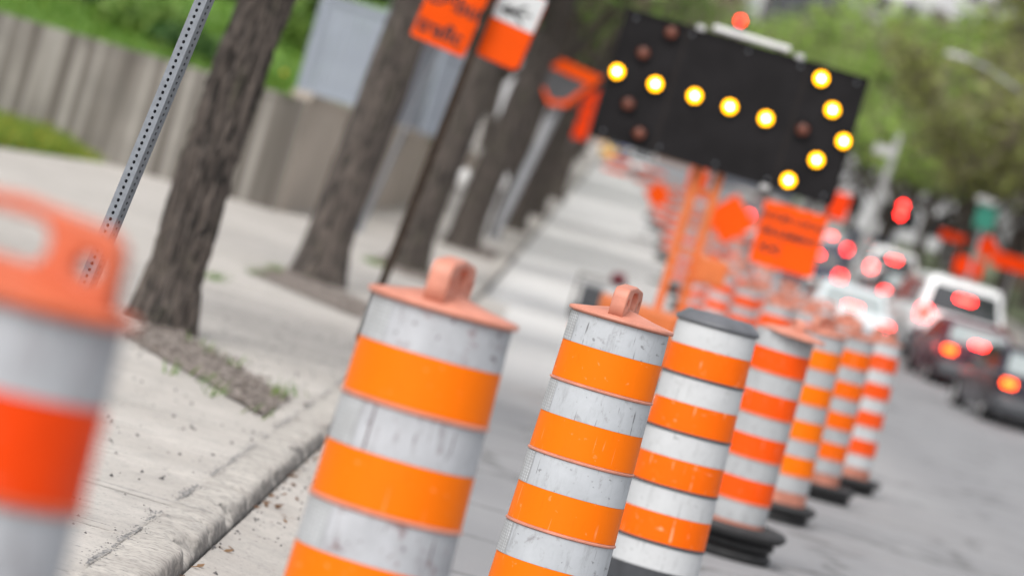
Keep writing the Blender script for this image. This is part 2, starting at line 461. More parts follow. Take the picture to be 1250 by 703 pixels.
def m_wall():
    m, n, l, p = newmat('board formed concrete')
    v = coords(n, l, world=True)
    vs_ = coords(n, l, (3.3, 3.3, 0.08), world=True)
    st = nz(n, l, vs_, 1.6, 2, 0.4)
    col = ramp(n, l, st, [(0.38, (0.10, 0.088, 0.076)), (0.5, (0.17, 0.154, 0.135)), (0.62, (0.31, 0.293, 0.265))])
    col = mix(n, l, ramp(n, l, nz(n, l, v, 0.8, 4), [(0.4, 0.0), (0.7, 0.45)]), col, (0.10, 0.093, 0.083))
    l.new(col, p.inputs['Base Color']); p.inputs['Roughness'].default_value = 0.9
    return m
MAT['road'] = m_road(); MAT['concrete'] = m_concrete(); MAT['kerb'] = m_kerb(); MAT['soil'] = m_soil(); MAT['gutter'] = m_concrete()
MAT['gutter'].name = 'gutter concrete'
MAT['bark'] = m_bark((0.007, 0.006, 0.0055), (0.130, 0.106, 0.092))
MAT['bark_far'] = m_bark((0.016, 0.013, 0.011), (0.090, 0.073, 0.063))
MAT['leaf_green'] = m_leaf('spring green leaves', (0.09, 0.18, 0.03), (0.15, 0.26, 0.05), (0.25, 0.36, 0.08))
MAT['leaf_olive'] = m_leaf('olive spring leaves', (0.19, 0.21, 0.06), (0.27, 0.30, 0.085), (0.37, 0.42, 0.11))
MAT['leaf_pale'] = m_leaf('fresh pale leaves', (0.18, 0.30, 0.05), (0.27, 0.42, 0.075), (0.38, 0.54, 0.11))
MAT['twig'] = m_leaf('brown twigs', (0.16, 0.135, 0.09), (0.22, 0.185, 0.13), (0.29, 0.25, 0.18))
MAT['grass'] = m_leaf('grass blades', (0.07, 0.17, 0.02), (0.12, 0.24, 0.03), (0.22, 0.30, 0.05))
MAT['shrub'] = m_leaf('shrub leaves', (0.03, 0.09, 0.02), (0.06, 0.14, 0.03), (0.11, 0.2, 0.05))
MAT['lawn'] = simple('lawn', (0.10, 0.20, 0.025), 0.9, var=0.35, scale=0.5)
MAT['wall'] = m_wall()
MAT['beige_wall'] = simple('smooth beige concrete', (0.42, 0.365, 0.31), 0.9, var=0.18, scale=0.7)
MAT['earth'] = simple('far ground', (0.10, 0.12, 0.06), 0.95, var=0.3, scale=0.05)

# ------------------------------------------------------------------ ground, road, sidewalks
YS = [-12, -6, 0] + list(np.arange(2, 40, 2.0)) + list(np.arange(40, 90, 2.5)) + list(np.arange(90, 620, 10.0))
def strip(name, xa, xb, h, mat, nx=2, y0=-12, y1=620):
    b = MB(); ys = [y for y in YS if y0 <= y <= y1]
    vs = [(xa + (xb - xa) * i / (nx - 1) + off(y), y, elev(y) + h) for y in ys for i in range(nx)]
    fs = [(j * nx + i, j * nx + i + 1, (j + 1) * nx + i + 1, (j + 1) * nx + i) for j in range(len(ys) - 1) for i in range(nx - 1)]
    b.add(vs, fs)
    return tag(b.build(name, mat), kind='structure')
g = MB()
gys = [-60] + YS + [900, 1600]
xs_ = [-900, -200, -60, -12, 0, 14, 60, 200, 900]
g.add([(x, y, elev(min(y, 620)) - 0.06) for y in gys for x in xs_],
      [(j * 9 + i, j * 9 + i + 1, (j + 1) * 9 + i + 1, (j + 1) * 9 + i) for j in range(len(gys) - 1) for i in range(8)])
tag(g.build('ground', MAT['earth']), kind='structure')
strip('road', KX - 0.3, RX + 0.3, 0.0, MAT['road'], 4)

def kerb_profile(name, x_edge, inward, mat):
    # a kerb whose arris is chipped and worn away irregularly
    b = MB(); sgn = -1 if inward < 0 else 1
    ys = list(np.arange(3, 9, .5)) + list(np.arange(9, 40, 0.045)) + list(np.arange(40, 60, 0.3)) + list(np.arange(60, 620, 5.0))
    prof = [(0.0, -0.05), (0.0, 0.03), (0.002, 0.055), (0.004, 0.08), (0.008, 0.105), (0.014, 0.128), (0.03, 0.146), (0.06, 0.153), (0.12, 0.157), (0.215, 0.153), (0.215, 0.0)]
    if x_edge > 0: ys = [3, 20, 40] + list(np.arange(50, 620, 5.0))
    n = len(prof); vs = []
    for y in ys:
        for k, (dx, dz) in enumerate(prof):
            if 0 < k < 9:
                P3 = Vector((dx, y, dz * 1.0))
                q = mnoise.fractal(P3 * 16, 0.8, 2.1, 4); big_ = mnoise.noise(P3 * 4.5 + Vector((9, 0, 0)))
                chip = max(0, big_ - .02) * math.exp(-((dz - .14) / .05) ** 2 - max(0, dx - .03) / .05)
                dx += .010 * q + .11 * chip; dz += .005 * q * (k < 7) - .06 * chip
            vs.append((x_edge + sgn * dx + off(y), y, elev(y) + dz))
    fs = [(j * n + i, j * n + i + 1, (j + 1) * n + i + 1, (j + 1) * n + i) for j in range(len(ys) - 1) for i in range(n - 1)]
    b.add(vs, fs)
    return tag(b.build(name, mat, smooth=50), kind='structure')
kerb_profile('kerb', KX, -1, MAT['kerb'])
kerb_profile('kerb', RX, 1, MAT['kerb'])
SWX = KX - 0.222
b = MB(); gy = list(np.arange(3, 60, .25)); gx = [0.012, .1, .2, .3, .42, .5]
b.add([(KX + x + off(y), y, elev(y) + .062 * max(0, 1 - x / .5) + .004 * mnoise.noise(Vector((x * 9, y * 3, 0))) + (.006 if x < .5 else -.01)) for y in gy for x in gx],
      [(j * 6 + i, j * 6 + i + 1, (j + 1) * 6 + i + 1, (j + 1) * 6 + i) for j in range(len(gy) - 1) for i in range(5)])
tag(b.build('gutter', MAT['gutter'], smooth=60), kind='structure')
# sidewalk slabs with joints: one sheet with sunken grooves
def sidewalk(name, xa, xb, joint):
    b = MB()
    jy = [y for y in np.arange(2.2, 120, joint)]
    ys = sorted(set([-12.0, 0.0] + [y + d for y in jy for d in (-0.014, -0.004, 0.004, 0.014)] + list(np.arange(120, 620, 10.0))))
    wob = {}
    vs = []; nx = 5
    for y in ys:
        jn = min(abs(y - q) for q in jy)
        dz = -0.016 if jn < 0.006 else 0.0
        k = int((y - 2.2) // joint); t = 0.004 * math.sin(k * 12.9)
        for i in range(nx):
            x = xa + (xb - xa) * i / (nx - 1)
            ed = -0.012 if (i == nx - 1 and xa < 0) or (i == 0 and xa > 0) else 0
            vs.append((x + off(y), y, elev(y) + SW + dz + ed))
    fs = [(j * nx + i, j * nx + i + 1, (j + 1) * nx + i + 1, (j + 1) * nx + i) for j in range(len(ys) - 1) for i in range(nx - 1)]
    b.add(vs, fs)
    return tag(b.build(name, MAT['concrete']), kind='structure')
sidewalk('sidewalk', -14.0, SWX, 1.53)
sidewalk('sidewalk', RX + 0.222, RX + 4.5, 1.53)
# dark tarred joint between slab and kerb
b = MB()
for y in np.arange(4, 60, 0.05):
    a_ = mnoise.noise(Vector((0, y * 1.3, 1.0))) + .5 * mnoise.noise(Vector((4, y * 9, 1.0)))
    if a_ < -.08: continue
    wdt = 0.006 + 0.016 * max(0, a_) ; xo = .012 * mnoise.noise(Vector((2, y * 2.3, 0)))
    z_ = SW + elev(y) + .0075
    b.add([(SWX + xo - wdt, y, z_), (SWX + xo + wdt * .8, y, z_ + .001), (SWX + xo + wdt * .7, y + .05, z_ + .001), (SWX + xo - wdt, y + .05, z_)], [(0, 1, 2, 3)])
tag(b.build('sidewalk_joint', simple('dirt filled joint', (0.23, 0.22, 0.21), 0.9, var=0.6, scale=30)), kind='structure')
b = MB()
for q_ in range(24):
    yj = 2.2 + 1.53 * q_
    for x in np.arange(-6.0, KX - .02, .05):
        a_ = mnoise.noise(Vector((x * 1.7, q_ * 3.1, 2.0))) + .5 * mnoise.noise(Vector((x * 9, q_ * 3.1, 5.0)))
        if a_ < -.12: continue
        wdt = .004 + .012 * max(0, a_); yo = .012 * mnoise.noise(Vector((x * 2, q_, 7)))
        b.add([(x, yj + yo - wdt, SW + .0075), (x + .05, yj + yo - wdt, SW + .0075), (x + .05, yj + yo + wdt, SW + .0085), (x, yj + yo + wdt, SW + .0085)], [(0, 1, 2, 3)])
tag(b.build('slab_joint', D.materials['dirt filled joint']), kind='structure')
b = MB()
for _ in range(1500):
    y = random.uniform(9, 30); q_ = mnoise.noise(Vector((0, y * 1.3, 1.0)))
    if q_ < -.1: continue
    x = SWX + random.gauss(0, .022); s_ = random.choice((.003, .004, .006))
    b.add([(x - s_, y, SW + .010), (x, y - s_, SW + .010), (x + s_, y, SW + .011), (x, y + s_, SW + .012)], [(0, 1, 2, 3)])
tag(b.build('joint_dirt', simple('dark joint dirt', (0.10, 0.10, 0.105), 0.9, var=0.5, scale=20)), kind='stuff')
# loose grit and fallen debris on slab, kerb and gutter
b = MB()
def chip(p, s):
    vs = [Vector((random.uniform(.6, 1) * s * c[0], random.uniform(.6, 1) * s * c[1], random.uniform(.5, .9) * s * c[2])) for c in
          ((1, 0, 0), (0, 1, 0), (-1, 0, 0), (0, -1, 0), (0, 0, 1), (0, 0, -.4))]
    b.add([v + Vector(p) for v in vs], [(0, 1, 4), (1, 2, 4), (2, 3, 4), (3, 0, 4), (1, 0, 5), (2, 1, 5), (3, 2, 5), (0, 3, 5)])
for _ in range(900):
    y = random.uniform(9, 36); x = random.uniform(-4.2, SWX)
    chip((x, y, SW + 0.003 + elev(y)), random.choice((.006, .008, .010, .014)))
for _ in range(240):
    y = random.uniform(9, 30); x = KX + abs(random.gauss(0, .14)) + .01
    chip((x, y, .008 + .062 * max(0, 1 - (x - KX) / .5)), random.choice((.005, .007, .009, .014)))
tag(b.build('loose_grit', simple('dark grit', (0.09, 0.085, 0.085), 0.9, var=0.5, scale=2)), kind='stuff')
b = MB()
for _ in range(80):
    y = random.uniform(10, 26); x = KX + abs(random.gauss(0, .07)) + .012
    a = random.uniform(0, 3.1); s = random.uniform(.012, .035)
    d = Vector((math.cos(a), math.sin(a), random.uniform(0, .4))) * s; e_ = Vector((-math.sin(a), math.cos(a), random.uniform(0, .5))) * s * .5
    p = Vector((x, y, .014 + .062 * max(0, 1 - (x - KX) / .5))); b.add([p - d, p + e_, p + d, p - e_], [(0, 1, 2, 3)])
tag(b.build('dead_leaves', m_leaf('dead brown leaves', (0.12, 0.06, 0.03), (0.22, 0.11, 0.05), (0.28, 0.17, 0.09))), kind='stuff')

# ------------------------------------------------------------------ construction drums
PIT = 0.27
TOP = 1.443
def handle_mesh(mat):
    L, Hh = 0.165, 0.125
    out = []
    for x, z in ((-L, 0.0), (-L + .004, .05)): out.append((x, z))
    for k in range(7):
        a = R(180 - 90 * k / 6); out.append((-L + .045 + .041 * math.cos(a), .07 + .041 * math.sin(a)))
    out += [(-.03, Hh - .006), (0, Hh - .003), (.03, Hh - .006)]
    for k in range(7):
        a = R(90 - 90 * k / 6); out.append((L - .045 + .041 * math.cos(a), .07 + .041 * math.sin(a)))
    out += [(L - .004, .05), (L, 0.0)]
    big = rrect(.115, .062, .026, 5, 0, .066)
    c1 = [(.117 + .018 * math.cos(R(t)), .052 + .018 * math.sin(R(t))) for t in range(0, 360, 24)]
    c2 = [(-x, z) for x, z in c1]
    return curve_mesh('handle', [out, big, c1, c2], .056, mat, .007)
HANDLES = {}
def drum(loc, rz, label, white='white_band', orange='orange_band', body='salmon', lid='handle', rings=(.34, .30, .36), lean=(0, 0), group='orange and white drums along the lane closure', n=64, flap=None):
    t = thing('construction_drum', label, 'construction drum', loc, (R(lean[0]), R(lean[1]), rz), group)
    r_at = lambda k: .182 + .0068 * k
    prof = [(r_at(4) + .009, 0.012)]
    zb = TOP - 4 * PIT
    prof += [(r_at(4), zb - .010)]
    for k in (3, 2, 1, 0):
        zt = TOP - k * PIT; zz = zt - PIT
        rr = r_at(k) + .008; rl = r_at(k + 1)
        prof += [(rl + .004, zz - .001), (rr + .0065, zz + .001), (rr + .0065, zz + .0065), (rr + .001, zz + .009), (rr, zz + .010), (r_at(k), zt - .004)]
    prof += [(r_at(0), TOP - .002), (.02, TOP + .002)]
    b_ = MB().lathe(prof, n); b_.build('drum_body', MAT[body], t, smooth=35)
    for k in range(5):
        zt = TOP - k * PIT
        r1 = r_at(k) + .0018; r2 = r_at(k) + .008 + .0018
        f = lambda z: r1 + (r2 - r1) * (zt - z) / PIT
        za, zc, zd = zt - (.012 if k == 0 else .003), zt - .122, zt - .2585
        if k < 4:
            MB().lathe([(f(za), za), (f(zc), zc)], n).build('white_band', MAT[white], t, smooth=35)
            MB().lathe([(f(zc - .001), zc - .001), (f(zd), zd)], n).build('orange_band', MAT[orange], t, smooth=35)
        else:
            MB().lathe([(f(za), za), (f(zc), zc)], n).build('white_band', MAT[white], t, smooth=35)
    if flap is not None:
        a0, a1 = R(flap) - rz, R(flap + 34) - rz
        for k in range(5):
            zt = TOP - k * PIT; r1 = r_at(k) + .0032; r2 = r_at(k) + .008 + .0032
            f = lambda z: r1 + (r2 - r1) * (zt - z) / PIT
            za, zc = zt - (.0125 if k == 0 else .0035), zt - .1215
            vs_ = [((f(z) * math.cos(a), f(z) * math.sin(a), z)) for z in (za, zc) for a in np.linspace(a0, a1, 14)]
            MB().add(vs_, [(q_, q_ + 1, 15 + q_, 14 + q_) for q_ in range(13)]).build('overlap_flap', MAT['cell_white'], t, smooth=60)
    if lid == 'handle' or lid == 'broken':
        pl = [(.150, TOP - .012), (.196, TOP - .008), (.199, TOP - .002), (.197, TOP + .005), (.190, TOP + .008), (.120, TOP + .020), (.06, TOP + .034), (.03, TOP + .040), (.0005, TOP + .041)]
        lo = MB().lathe(pl, n).build('lid', MAT[body], t, smooth=35)
        if body not in HANDLES: HANDLES[body] = handle_mesh(MAT[body])
        h = link('handle', HANDLES[body], lo, (0, 0, TOP + .008))
        if lid == 'broken':
            h.scale = (.5, 1, .75); lo.rotation_euler = (R(1.6), R(-2.2), 0)
    else:
        pl = [(.150, TOP - .012), (.193, TOP - .008), (.196, TOP), (.193, TOP + .012), (.152, TOP + .048), (.145, TOP + .051), (.0005, TOP + .052)]
        MB().lathe(pl, 8 if False else n).build('lid', MAT['lid_grey'], t, smooth=25)
    z = 0.0
    for i, rr in enumerate(rings):
        th = .075
        ri = r_at(4) + .014
        pr = [(ri, z + .006), (ri, z + th - .006), (rr - .07, z + th), (rr - .02, z + th - .006), (rr, z + th - .026), (rr - .004, z + .026), (rr - .03, z + .004), (rr - .07, z + .0005)]
        MB().lathe(pr, n, closed=True).build('ballast_ring', MAT['rubber'], t, smooth=50, loc=(random.uniform(-.012, .012), random.uniform(-.012, .012), 0), rot=(0, 0, random.uniform(0, 6)))
        z += th
    return t
def drum_at(px, py, pitch_px, *a, **k):         # lid centre seen at (px,py)
    z = F / (pitch_px / PIT)
    p = at(px, py, z)
    return drum((p.x, p.y, elev(p.y)), *a, **k)
drum_at(-2, 352, 240, R(-8), 'nearest drum, cut off by the left edge, with a wide orange handle', white='dirty_white', orange='red_band', body='orange_plastic')
drum_at(541, 378, 130, R(80), 'large slightly blurred drum with scuffed dirty stripes beside the kerb', white='dirty_white', orange='amber_band', flap=196)
drum_at(757, 396, 90, R(79), 'sharply focused drum with scratched white stripes and faded salmon lid', white='white_band', orange='amber_band', flap=178)
drum_at(883, 391, 68, R(20), 'drum with a flat dark grey lid and clean white stripes', white='clean_white', orange='orange_band', body='dark_plastic', lid='flat', rings=(.26, .25), lean=(0, -.8)).scale = (1.07, 1.07, 1.0)
drum_at(958, 405, 53, R(100), 'drum with a broken crooked salmon lid, standing in a stack of tyre rings', white='grey_white', orange='deep_band', lid='broken', rings=(.31, .30, .38), lean=(0, -2.0))
drum_at(1006, 411, 44, R(60), 'drum right of the broken lid one, with grey stripes and one thin ballast ring', white='grey_white', orange='amber_band', body='salmon', rings=(.28, .30), lean=(0, -2.0))
drum_at(1043, 417, 38, R(80), 'second last drum of the near row, narrow in view, grey stripes', white='grey_white', orange='orange_band', rings=(.34, .36), lean=(0, -1.5))
drum_at(1079, 421, 35, R(50), 'last drum of the near row, red orange stripes, beside the traffic lane', white='clean_white', orange='far_band', body='salmon', rings=(.3, .36), lean=(0, -1.2))
far = None
fl = [(3.15, 41), (3.0, 45), (3.2, 50), (2.9, 55), (3.1, 60), (3.0, 66), (3.2, 73), (2.9, 81), (3.1, 90), (2.95, 100), (3.1, 112), (3.0, 126), (3.1, 142), (3.0, 160),
      (2.55, 43.5), (2.6, 52.5), (2.45, 58), (2.5, 63), (2.45, 70), (2.6, 78), (2.5, 86), (2.6, 94), (2.5, 106), (2.6, 118), (2.4, 150), (3.5, 84), (3.55, 97), (3.5, 108), (3.6, 120), (2.5, 135), (3.6, 47), (3.7, 53), (3.5, 59), (3.75, 64), (3.6, 70), (3.8, 76), (2.8, 48)]
for i, (x, y) in enumerate(fl):
    lp = (x + off(y), y, elev(y))
    if far is None:
        far = drum(lp, 0.4, 'small far drum with faded orange stripes in the crowd behind the arrow board mast', white='grey_white', orange='far_band', group='far drums behind the arrow board', n=24)
        o = far
    else:
        o = copy_tree(far); o.location = lp; o.rotation_euler.z = random.uniform(0, 6)

# ------------------------------------------------------------------ perforated sign post (in focus, left)
PZ = 14.3
p_a, p_b = at(130, 290, PZ), at(250, 0, PZ)
dirp = (p_b - p_a).normalized()
base = p_a - dirp * ((p_a.z - SW) / dirp.z)
t = thing('perforated_post', 'bare galvanised steel post full of round holes beside the first tree', 'sign post', base)
q = dirp.to_track_quat('Z', 'Y'); t.rotation_mode = 'QUATERNION'
ax = Vector((1, 0, 0)); ax = (ax - dirp * ax.dot(dirp)).normalized(); ay = dirp.cross(ax)
t.rotation_quaternion = (Matrix((ax, ay, dirp)).transposed() @ Matrix.Rotation(R(-24), 3, 'Z')).to_quaternion()
PH = 3.1; wp = .051
pb_ = MB()
cell, hr_ = .0254, .0068
for k in range(int(PH / cell)):
    zc_ = cell * (k + .5)
    outer = [(-1, -1), (-.33, -1), (.33, -1), (1, -1), (1, -.33), (1, .33), (1, 1), (.33, 1), (-.33, 1), (-1, 1), (-1, .33), (-1, -.33)]
    vo_ = [Vector((x * wp / 2, 0, zc_ + z * cell / 2)) for x, z in outer]
    vi_ = [Vector((hr_ * math.cos(R(225 + 30 * q_)), 0, zc_ + hr_ * math.sin(R(225 + 30 * q_)))) for q_ in range(12)]
    vd_ = [v + Vector((0, .0028, 0)) for v in vi_]
    pb_.add(vo_ + vi_ + vd_, [(q_, (q_ + 1) % 12, 12 + (q_ + 1) % 12, 12 + q_) for q_ in range(12)] + [(12 + q_, 12 + (q_ + 1) % 12, 24 + (q_ + 1) % 12, 24 + q_) for q_ in range(12)])
pm = pb_.mesh('perforated_face', MAT['galv'])
for k in range(4):
    a = R(90 * k)
    link('perforated_face', pm, t, (math.sin(a) * wp / 2, -math.cos(a) * wp / 2, 0), (0, 0, a))

# ------------------------------------------------------------------ trees
def leaf_cloud(centres, n_per, rad, size, seed, thin=False):
    g_ = np.random.default_rng(seed)
    C_ = np.repeat(np.array(centres), n_per, 0)
    N = len(C_)
    p = C_ + g_.normal(0, 1, (N, 3)) * np.array([rad, rad, rad * .75])
    d = g_.normal(0, 1, (N, 3)); d /= np.linalg.norm(d, axis=1)[:, None]
    e = g_.normal(0, 1, (N, 3)); e -= d * (e * d).sum(1)[:, None]; e /= np.linalg.norm(e, axis=1)[:, None]
    s = size * g_.uniform(.6, 1.3, (N, 1))
    a = d * s; b_ = e * s * (.07 if thin else .55)
    V = np.stack([p - a, p + b_, p + a, p - b_], 1).reshape(-1, 3)
    return V
def quads_mesh(name, V, mat):
    me = D.meshes.new(name); n = len(V) // 4
    me.vertices.add(4 * n); me.vertices.foreach_set('co', V.astype(np.float32).ravel())
    me.loops.add(4 * n); me.loops.foreach_set('vertex_index', np.arange(4 * n, dtype=np.int32))
    me.polygons.add(n); me.polygons.foreach_set('loop_start', np.arange(0, 4 * n, 4, dtype=np.int32))
    me.materials.append(mat); me.update(calc_edges=True); me.validate(); return me
def trunk_detail(path, rads, n, rows, amp, seed):
    # a trunk surface with deep interlaced furrows
    b_ = MB(); P_ = [Vector(p) for p in path]; L = [0]
    for i in range(1, len(P_)): L.append(L[-1] + (P_[i] - P_[i - 1]).length)
    vs = []
    for j in range(rows + 1):
        s_ = L[-1] * j / rows
        i = max(k for k in range(len(L)) if L[k] <= s_ + 1e-9); i = min(i, len(P_) - 2)
        f = (s_ - L[i]) / (L[i + 1] - L[i]); c = P_[i].lerp(P_[i + 1], f); r = rads[i] * (1 - f) + rads[i + 1] * f
        for k in range(n):
            a = 2 * math.pi * k / n
            d = Vector((math.cos(a), math.sin(a), 0))
            q_ = Vector((d.x * 4.6, d.y * 4.6, s_ * 2.2)) + Vector((seed, 0, 0))
            wv = mnoise.noise_vector(q_ * .9) * .55
            rid = abs(mnoise.noise((q_ + wv) * 1.0)) ; rid2 = abs(mnoise.noise((q_ + wv) * 2.3 + Vector((5, 1, 2))))
            lump = mnoise.noise(Vector((d.x * 1.3, d.y * 1.3, s_ * .6 + seed)))
            flare = 0
            if s_ < .6: flare = .26 * (1 - s_ / .6) ** 2 * (1 + .5 * math.sin(a * 5 + seed))
            h = min(1, (rid * 2.6)) * .65 + min(1, rid2 * 2.6) * .35
            rr = r * (1 + .06 * lump + flare) + amp * (h - .6)
            vs.append(c + d * rr)
    fs = [(j * n + k, j * n + (k + 1) % n, (j + 1) * n + (k + 1) % n, (j + 1) * n + k) for j in range(rows) for k in range(n)]
    return b_.add(vs, fs)
def limbs(b_, start, h_top, spread, seed, n_main=6, r=.1, depth=3):
    g_ = random.Random(seed); tips = []
    def grow(p, d, L, r_, lv):
        pts = [p]; q_ = p; dd = d.copy()
        for i in range(4):
            dd = (dd + Vector((g_.uniform(-.22, .22), g_.uniform(-.22, .22), g_.uniform(-.05, .18)))).normalized()
            q_ = q_ + dd * L / 4; pts.append(q_)
        b_.tube(pts, [r_, r_ * .88, r_ * .74, r_ * .6, r_ * .45], 7 if lv else 9)
        if lv >= 1: tips.extend([pts[2], pts[3], pts[4]])
        else: tips.append(pts[4])
        if lv < depth - 1:
            for i in range(3):
                a = g_.choice(pts[2:]); nd = (dd + Vector((g_.uniform(-.9, .9), g_.uniform(-.9, .9), g_.uniform(-.25, .6)))).normalized()
                grow(a, nd, L * g_.uniform(.5, .75), r_ * .45, lv + 1)
    for i in range(n_main):
        a = 2 * math.pi * i / n_main + g_.uniform(-.4, .4)
        up = g_.uniform(.55, 1.3)
        d = Vector((math.cos(a) * spread, math.sin(a) * spread, up)).normalized()
        grow(Vector(start) + Vector((0, 0, g_.uniform(-.5, .3))), d, h_top * g_.uniform(.42, .6), r * g_.uniform(.5, .75), 0)
    return tips
def tree(name, label, loc, tr, h_trunk, h_top, lean, seed, detail=False, leaf='leaf_green', bark='bark_far', n_leaf=9, leaf_s=.14, group=None, twigs=10):
    t = thing(name, label, 'tree', loc, group=group)
    lx, ly = lean
    path = [(lx * s_ * h_trunk + .05 * math.sin(s_ * 4 + seed), ly * s_ * h_trunk, s_ * h_trunk) for s_ in (0, .15, .3, .45, .6, .75, .9, 1.0)]
    path[0] = (0, 0, -.02)
    rads = [tr * q_ for q_ in (1.04, 1.0, .97, .95, .94, .92, .9, .86)]
    b_ = trunk_detail(path, rads, 170 if detail else 40, 280 if detail else 50, .045 if detail else .03, seed)
    tips = limbs(b_, path[-1], h_top - h_trunk, .75, seed, 6, tr * .8)
    b_.build('trunk', MAT[bark], t, smooth=60)
    cs = [tuple(p + Vector((random.gauss(0, .25), random.gauss(0, .25), random.gauss(0, .2)))) for p in tips]
    V = leaf_cloud(cs, n_leaf, .42, leaf_s, seed)
    o = link('crown', quads_mesh('crown', V, MAT[leaf]), t)
    if twigs:
        o.data.materials.append(MAT['twig'])
        V2 = leaf_cloud(cs, twigs, .5, leaf_s * 2.4, seed + 50, True)
        link('twigs', quads_mesh('twigs', V2, MAT['twig']), t)
    return t
GT = 'street trees along the left sidewalk'
def tree_at(px, py, dia, lean, seed, label, **k):
    p = gnd(px, py, SW)
    return tree('street_tree', label, p, dia / 2, k.pop('ht', 3.6), k.pop('top', 10), lean, seed, group=GT, **k)
tree_at(196, 398, .41, (.045, 0), 3, 'nearest street tree with rough furrowed bark beside the perforated post', detail=True, bark='bark')
tree_at(388, 343, .58, (.045, 0), 11, 'thick street tree in front of the first grey fence panel, second from the front', ht=4.2, bark='bark')
tree_at(497, 330, .56, (.07, 0), 17, 'third street tree, right behind the dark post with two orange signs', ht=4.2)
tree_at(563, 303, .62, (.10, 0), 23, 'fourth street tree, leaning right under the orange signs', ht=4.6)
tree_at(594, 289, .5, (.08, 0), 29, 'fifth street tree, left of the thick silver pole')
tree_at(626, 280, .5, (.08, 0), 31, 'sixth street tree, right of the thick silver pole')
tree_at(652, 262, .5, (.06, 0), 37, 'dark street tree under the triangular orange sign')
tree_at(678, 243, .55, (.06, 0), 41, 'farthest dark street trunk before the bright road', ht=3.4)
# tree pits: low heaps of soil set in the slab
def pit(corners, label_no):
    ps = [gnd(x, y, SW) for x, y in corners]
    b_ = MB(); n = 14; vs = []
    for i in range(n + 1):
        for j in range(n + 1):
            u_, v_ = i / n, j / n
            p = ps[0].lerp(ps[1], u_).lerp(ps[3].lerp(ps[2], u_), v_)
            ed = min(u_, 1 - u_, v_, 1 - v_)
            k = .05 * mnoise.noise(Vector((p.x * 5, p.y * 5, 0))) + .04 * mnoise.noise(Vector((p.x * 13, p.y * 13, 3)))
            p = p + Vector((k if ed > 0 else k * .8, k, .006 + min(ed * 5, 1) * (.02 + .02 * mnoise.noise(p * 4))))
            vs.append(p)
    b_.add(vs, [(i * (n + 1) + j, (i + 1) * (n + 1) + j, (i + 1) * (n + 1) + j + 1, i * (n + 1) + j + 1) for i in range(n) for j in range(n)])
    tag(b_.build('tree_pit_soil', MAT['soil'], smooth=60), kind='structure')
    return ps
pts1 = pit([(150, 408), (322, 508), (352, 486), (196, 392)], 1)
pts2 = pit([(300, 332), (438, 388), (452, 372), (350, 328)], 2)
pts3 = pit([(445, 318), (540, 352), (550, 338), (470, 312)], 3)
pts4 = pit([(540, 297), (600, 318), (612, 308), (560, 292)], 4)
# weeds sprouting round the pit edges, mulch pieces
b = MB(); gm = []
def blade(p, h, w_, lean_):
    d = Vector((lean_[0], lean_[1], 1)).normalized() * h; s_ = Vector((random.uniform(-1, 1), random.uniform(-1, 1), 0)).normalized() * w_
    b.add([p - s_, p + s_, p + d * .6 + s_ * .7 + Vector((lean_[0], lean_[1], 0)) * h * .2, p + d + Vector((lean_[0], lean_[1], 0)) * h * .4], [(0, 1, 2, 3)])
for (px, py, k) in ((236, 424, 10), (263, 438, 9), (288, 450, 14), (347, 484, 16), (336, 480, 10), (214, 456, 7), (264, 481, 12), (256, 470, 6), (318, 505, 5), (262, 342, 40), (333, 330, 40), (312, 335, 20), (452, 320, 40), (462, 324, 40), (545, 350, 20)):
    c = gnd(px, py, SW)
    for _ in range(k):
        p = c + Vector((random.gauss(0, .05), random.gauss(0, .25), 0))
        blade(p, random.uniform(.05, .13), .008, (random.uniform(-.6, .6), random.uniform(-.6, .6)))
tag(b.build('weeds', MAT['grass']), kind='stuff')
b = MB()
for ps in (pts1, pts2):
    for _ in range(1500):
        u_, v_ = random.random(), random.random()
        p = ps[0].lerp(ps[1], u_).lerp(ps[3].lerp(ps[2], u_), v_) + (Vector((random.gauss(0, .03), random.gauss(0, .05), .028)) if random.random() < .7 else Vector((random.gauss(0, .09), random.gauss(0, .3), .012)))
        a = random.uniform(0, 3.1); s_ = random.uniform(.01, .028)
        d = Vector((math.cos(a), math.sin(a), random.uniform(-.2, .5))) * s_; e_ = Vector((-math.sin(a), math.cos(a), random.uniform(0, .6))) * s_ * .6
        b.add([p - d, p + e_, p + d, p - e_], [(0, 1, 2, 3)])
tag(b.build('mulch', m_leaf('wood mulch', (0.08, 0.065, 0.055), (0.22, 0.185, 0.16), (0.46, 0.41, 0.38))), kind='stuff')

# ------------------------------------------------------------------ retaining wall, fence, lawn
WT = 2.46
wall_pts = [(-14, 67.0), (-8.1, 67.6), (-5.05, 68.0)]
def ribbed(pts, z1, mat, ribs):
    b_ = MB()
    for (xa, ya), (xb, yb) in zip(pts[:-1], pts[1:]):
        L = math.hypot(xb - xa, yb - ya); n = max(1, int(L / ribs)); d = Vector((xb - xa, yb - ya, 0)) / L; nm = Vector((d.y, -d.x, 0))
        for i in range(n):
            c = Vector((xa, ya, 0)) + d * (i + .5) * L / n
            dep = random.choice((0, .018, .03, .012))
            th = .3 + dep
            c2 = c - nm * (.15 - dep / 2); z0 = elev(c.y) - .1
            b_.box((c2.x, c2.y, (z0 + z1) / 2), (L / n - .002, th, z1 - z0 - .0), Matrix.Rotation(math.atan2(d.y, d.x), 3, 'Z'))
        c = Vector(((xa + xb) / 2, (ya + yb) / 2, z1 + .05)) - nm * .15
        b_.box(c, (L, .36, .1), Matrix.Rotation(math.atan2(d.y, d.x), 3, 'Z'))
    return b_
t = thing('retaining_wall', 'grey board formed concrete retaining wall below the lawn', 'wall', (0, 0, 0))
ribbed(wall_pts, WT - .1, None, .2).build('wall', MAT['wall'], t)
